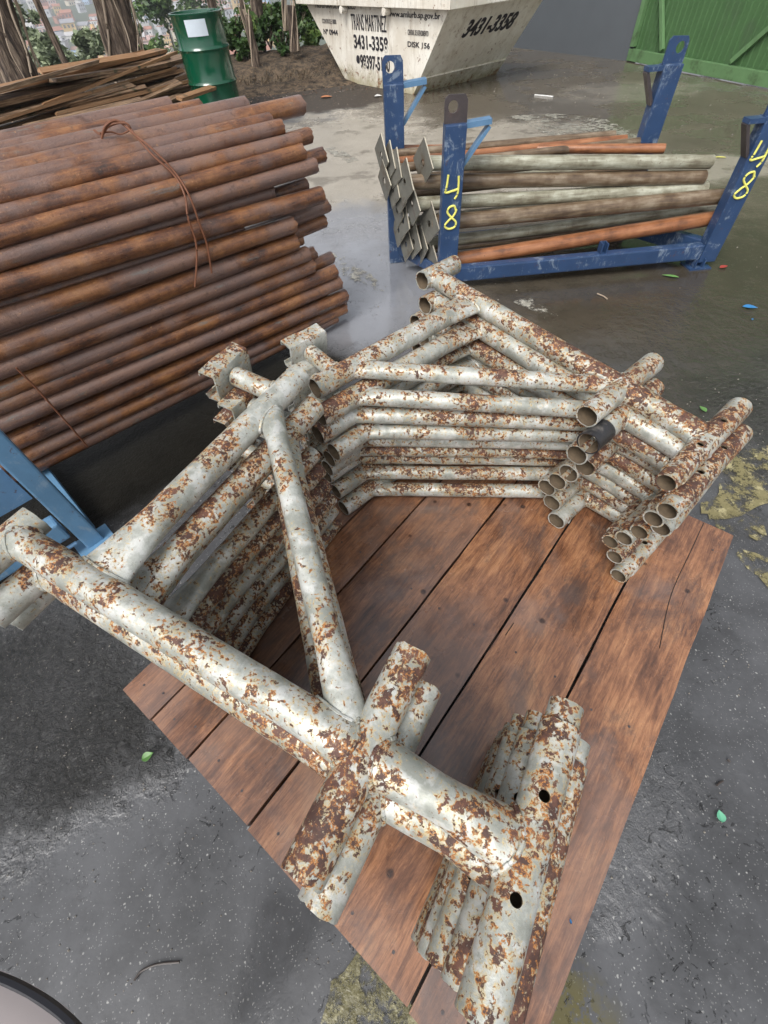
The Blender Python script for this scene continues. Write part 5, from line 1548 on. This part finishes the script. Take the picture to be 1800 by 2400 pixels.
# dry grass and twigs on the bank: uncountable
bm = bmesh.new()
for k in range(1500):
    x = rt.uniform(-1.9, 0.2); yy = 8.9 + 0.25 * x + rt.random() ** 1.5 * 1.8
    if x > -0.5 and rt.random() < 0.5: continue
    a = rt.uniform(0, 6.28); h = rt.uniform(0.04, 0.20); w = 0.004
    p = Vector((x, yy, 0.10)); q = p + Vector((math.cos(a) * h * rt.uniform(.3, 1.3), math.sin(a) * h, h * rt.uniform(0.1, .9)))
    s_ = Vector((math.cos(a + 1.57) * w, math.sin(a + 1.57) * w, 0))
    bm.faces.new([bm.verts.new(v_) for v_ in (p - s_, p + s_, q)])
tag(finish('dry_grass', bm, M['straw'], smooth=False), 'dry grass and fine twigs on the soil bank', 'grass', kind='stuff')
# fallen leaves on the bank: uncountable
bm = bmesh.new()
for k in range(700):
    x = rt.uniform(-2.0, 0.7); yy = 8.2 + 0.25 * x + rt.random() * 2.0
    s_ = rt.uniform(0.008, 0.028); a = rt.uniform(0, 6.28); zc = 0.012 + (0.10 if yy > 9.2 + .25 * x else 0)
    c = Vector((x, yy, zc)); u = Vector((math.cos(a), math.sin(a), rt.uniform(-.4, .4))) * s_; w = Vector((-math.sin(a), math.cos(a), rt.uniform(-.4, .4))) * s_ * .5
    bm.faces.new([bm.verts.new(v_) for v_ in (c - u, c + w, c + u, c - w)])
tag(finish('leaf_litter', bm, m_leaf('brown_litter', (0.10, 0.055, 0.03), (0.34, 0.22, 0.13)), smooth=False), 'brown leaf litter between the drum and the skip', 'leaf litter', kind='stuff')

# trees down the slope, softer and further
def slope_tree(px, py_top, py_bot, dist, rad, n, label, mat='leafdull', size=0.28):
    t = at_dist(px, py_top, dist); b0 = at_dist(px, py_bot, dist)
    gz = terr(t.x, t.y)
    root = empty('slope_tree', (t.x, t.y, gz))
    h = t.z - gz
    trunk_mesh('trunk', [(0, 0, 0), (0.1, 0, h * .5), (0, 0.1, h * .92)], [0.22, 0.15, 0.05], root, 10, 0.1)
    bm = bmesh.new()
    ch = max(1.5, (t.z - b0.z) * 1.3)
    for k in range(4):
        f = k / 3
        leaves_into(bm, (rt.uniform(-.3, .3), rt.uniform(-.3, .3), h - ch * (0.12 + 0.75 * f)), rad * (0.5 + 0.6 * f), n // 4, size, rt, 0.8, 9)
    finish('crown', bm, M[mat], root, smooth=False)
    tag(root, label, 'tree', 'trees growing down the slope')
slope_tree(205, 75, 190, 30, 1.3, 1900, 'feathery grey-green tree just left of the thick vine-covered trunk', size=0.13)
slope_tree(125, 95, 220, 27, 1.5, 2200, 'broad grey-green tree seen behind the leaning sapling', size=0.13)
slope_tree(40, 30, 150, 30, 1.2, 1500, 'grey-green tree partly hidden by the far left trunk', size=0.13)
slope_tree(365, -30, 50, 60, 3.2, 2600, 'dark green tree on the hillside between the thick trunk and the drum', mat='leaf', size=0.25)
slope_tree(430, -60, 0, 90, 4.0, 1800, 'dark green treetop on the hillside above the drum', mat='leaf', size=0.28)
slope_tree(340, 110, 170, 26, 0.8, 1200, 'low bright green treetop between the thick trunk and the drum', mat='leaf', size=0.10)
slope_tree(255, 120, 200, 26, 1.0, 1500, 'low grey-green treetop at the foot of the thick vine-covered trunk', size=0.11)

# ------------------------------------------------------------------ far town on the opposite hillside
WALLC = [('white', (0.80, 0.78, 0.76)), ('pink', (0.75, 0.52, 0.48)), ('ochre', (0.75, 0.52, 0.22)), ('pale grey', (0.62, 0.63, 0.66)), ('brick', (0.55, 0.25, 0.16)), ('pale blue', (0.42, 0.56, 0.75)), ('cream', (0.78, 0.70, 0.54))]
ROOFC = [('terracotta', (0.42, 0.18, 0.11)), ('grey', (0.32, 0.32, 0.34)), ('pale', (0.55, 0.53, 0.52)), ('brown', (0.28, 0.17, 0.12))]
wm = [plain('house_wall_' + a.replace(' ', '_'), c, 0.8, 0, 0.15, 0.5, 0) for a, c in WALLC]
rm = [plain('house_roof_' + a, c, 0.8, 0, 0.2, 0.6, 0) for a, c in ROOFC]
winm = plain('house_window', (0.05, 0.06, 0.08), 0.3, 0, 0.2, 1, 0)
protos = {}
def house_mesh(wi, ri, kind, rnd):
    bm = bmesh.new()
    w, d, h = 7.0, 6.0, (5.6 if kind else 3.4)
    box(bm, (-w / 2, -d / 2, -3), (w / 2, d / 2, h), mi=0)
    if kind == 0 or kind == 2:
        a = [bm.verts.new(p) for p in ((-w / 2 - .3, -d / 2 - .3, h + .01), (w / 2 + .3, -d / 2 - .3, h + .01), (w / 2 + .3, d / 2 + .3, h + .01), (-w / 2 - .3, d / 2 + .3, h + .01), (-w / 2 - .3, 0, h + 1.5), (w / 2 + .3, 0, h + 1.5))]
        for q in ((0, 1, 5, 4), (3, 4, 5, 2), (0, 4, 3), (1, 2, 5), (0, 3, 2, 1)):
            f = bm.faces.new([a[i] for i in q]); f.material_index = 1
    else:
        box(bm, (-w / 2 - .2, -d / 2 - .2, h + 0.01), (w / 2 + .2, d / 2 + .2, h + .35), mi=1)
        box(bm, (0.6, -0.6, h + .36), (2.2, 1.0, h + 1.8), mi=0)
    for fl in range(2 if kind else 1):
        for k in (-1, 0, 1):
            box(bm, (k * 2.1 - .5, -d / 2 - .05, 1.0 + fl * 2.7), (k * 2.1 + .5, -d / 2 + .02, 2.2 + fl * 2.7), mi=2)
    me = bpy.data.meshes.new('house'); bm.normal_update(); bm.to_mesh(me); bm.free()
    for m_ in (wm[wi], rm[ri], winm): me.materials.append(m_)
    return me
rh = random.Random(77)
cnt = 0
for row in range(15):
    dist = 430 * (1.075 ** row)
    for k in range(60):
        if cnt >= 290: break
        az = -31 + k * 0.5 * (60 / 60) + rh.uniform(-.25, .25)
        step = 10.5 / dist * 57.3
        az = -31 + k * step + rh.uniform(-.25, .25) * step
        if az > -6: break
        if rh.random() < 0.10: continue
        wi = rh.choice([0, 0, 0, 1, 2, 3, 3, 4, 4, 5, 6, 6]); ri = rh.choice([0, 0, 0, 1, 2, 2, 3]); kd = rh.choice([0, 1, 1, 2])
        key = (wi, ri, kd)
        if key not in protos: protos[key] = house_mesh(wi, ri, kd, rh)
        o = bpy.data.objects.new('house', protos[key]); link(o)
        x = math.sin(R(az)) * dist; y = math.cos(R(az)) * dist + rh.uniform(-4, 4)
        o.location = (x, y, terr(x, y)); o.rotation_euler = (0, 0, rh.uniform(-0.6, 0.6) + R(-az))
        s_ = rh.uniform(0.8, 1.5); o.scale = (s_, s_, s_)
        lm = 'left of the leaning sapling' if az < -24.3 else ('beside the leaning sapling' if az < -21.8 else ('left of the thick trunk' if az < -19 else ('behind the thick trunk' if az < -15.5 else ('left of the drum' if az < -13.5 else ('above the drum' if az < -9.5 else 'above the bushes')))))
        hh_ = 'low' if row < 3 else ('midway' if row < 5 else ('high' if row < 8 else 'highest'))
        tag(o, 'distant %s house, %s %s roof, %s on the hillside, %s' % (WALLC[wi][0], ROOFC[ri][0], 'flat' if kd == 1 else 'gable', hh_, lm), 'house', 'houses on the far hillside')
        cnt += 1
print('houses', cnt)

# ------------------------------------------------------------------ air
bm = bmesh.new(); box(bm, (-1450, -1450, -60), (1450, 1450, 90))
hm = bpy.data.materials.new('thin_haze'); hm.use_nodes = True; hn = hm.node_tree; hn.nodes.clear()
ho = hn.nodes.new('ShaderNodeOutputMaterial'); hv = hn.nodes.new('ShaderNodeVolumePrincipled')
hv.inputs['Color'].default_value = (0.9, 0.93, 1.0, 1); hv.inputs['Density'].default_value = 0.0010; hv.inputs['Anisotropy'].default_value = 0.2
hn.links.new(hv.outputs[0], ho.inputs['Volume'])
tag(finish('haze', bm, hm, smooth=False), 'thin pale haze over the valley', 'haze', kind='stuff')
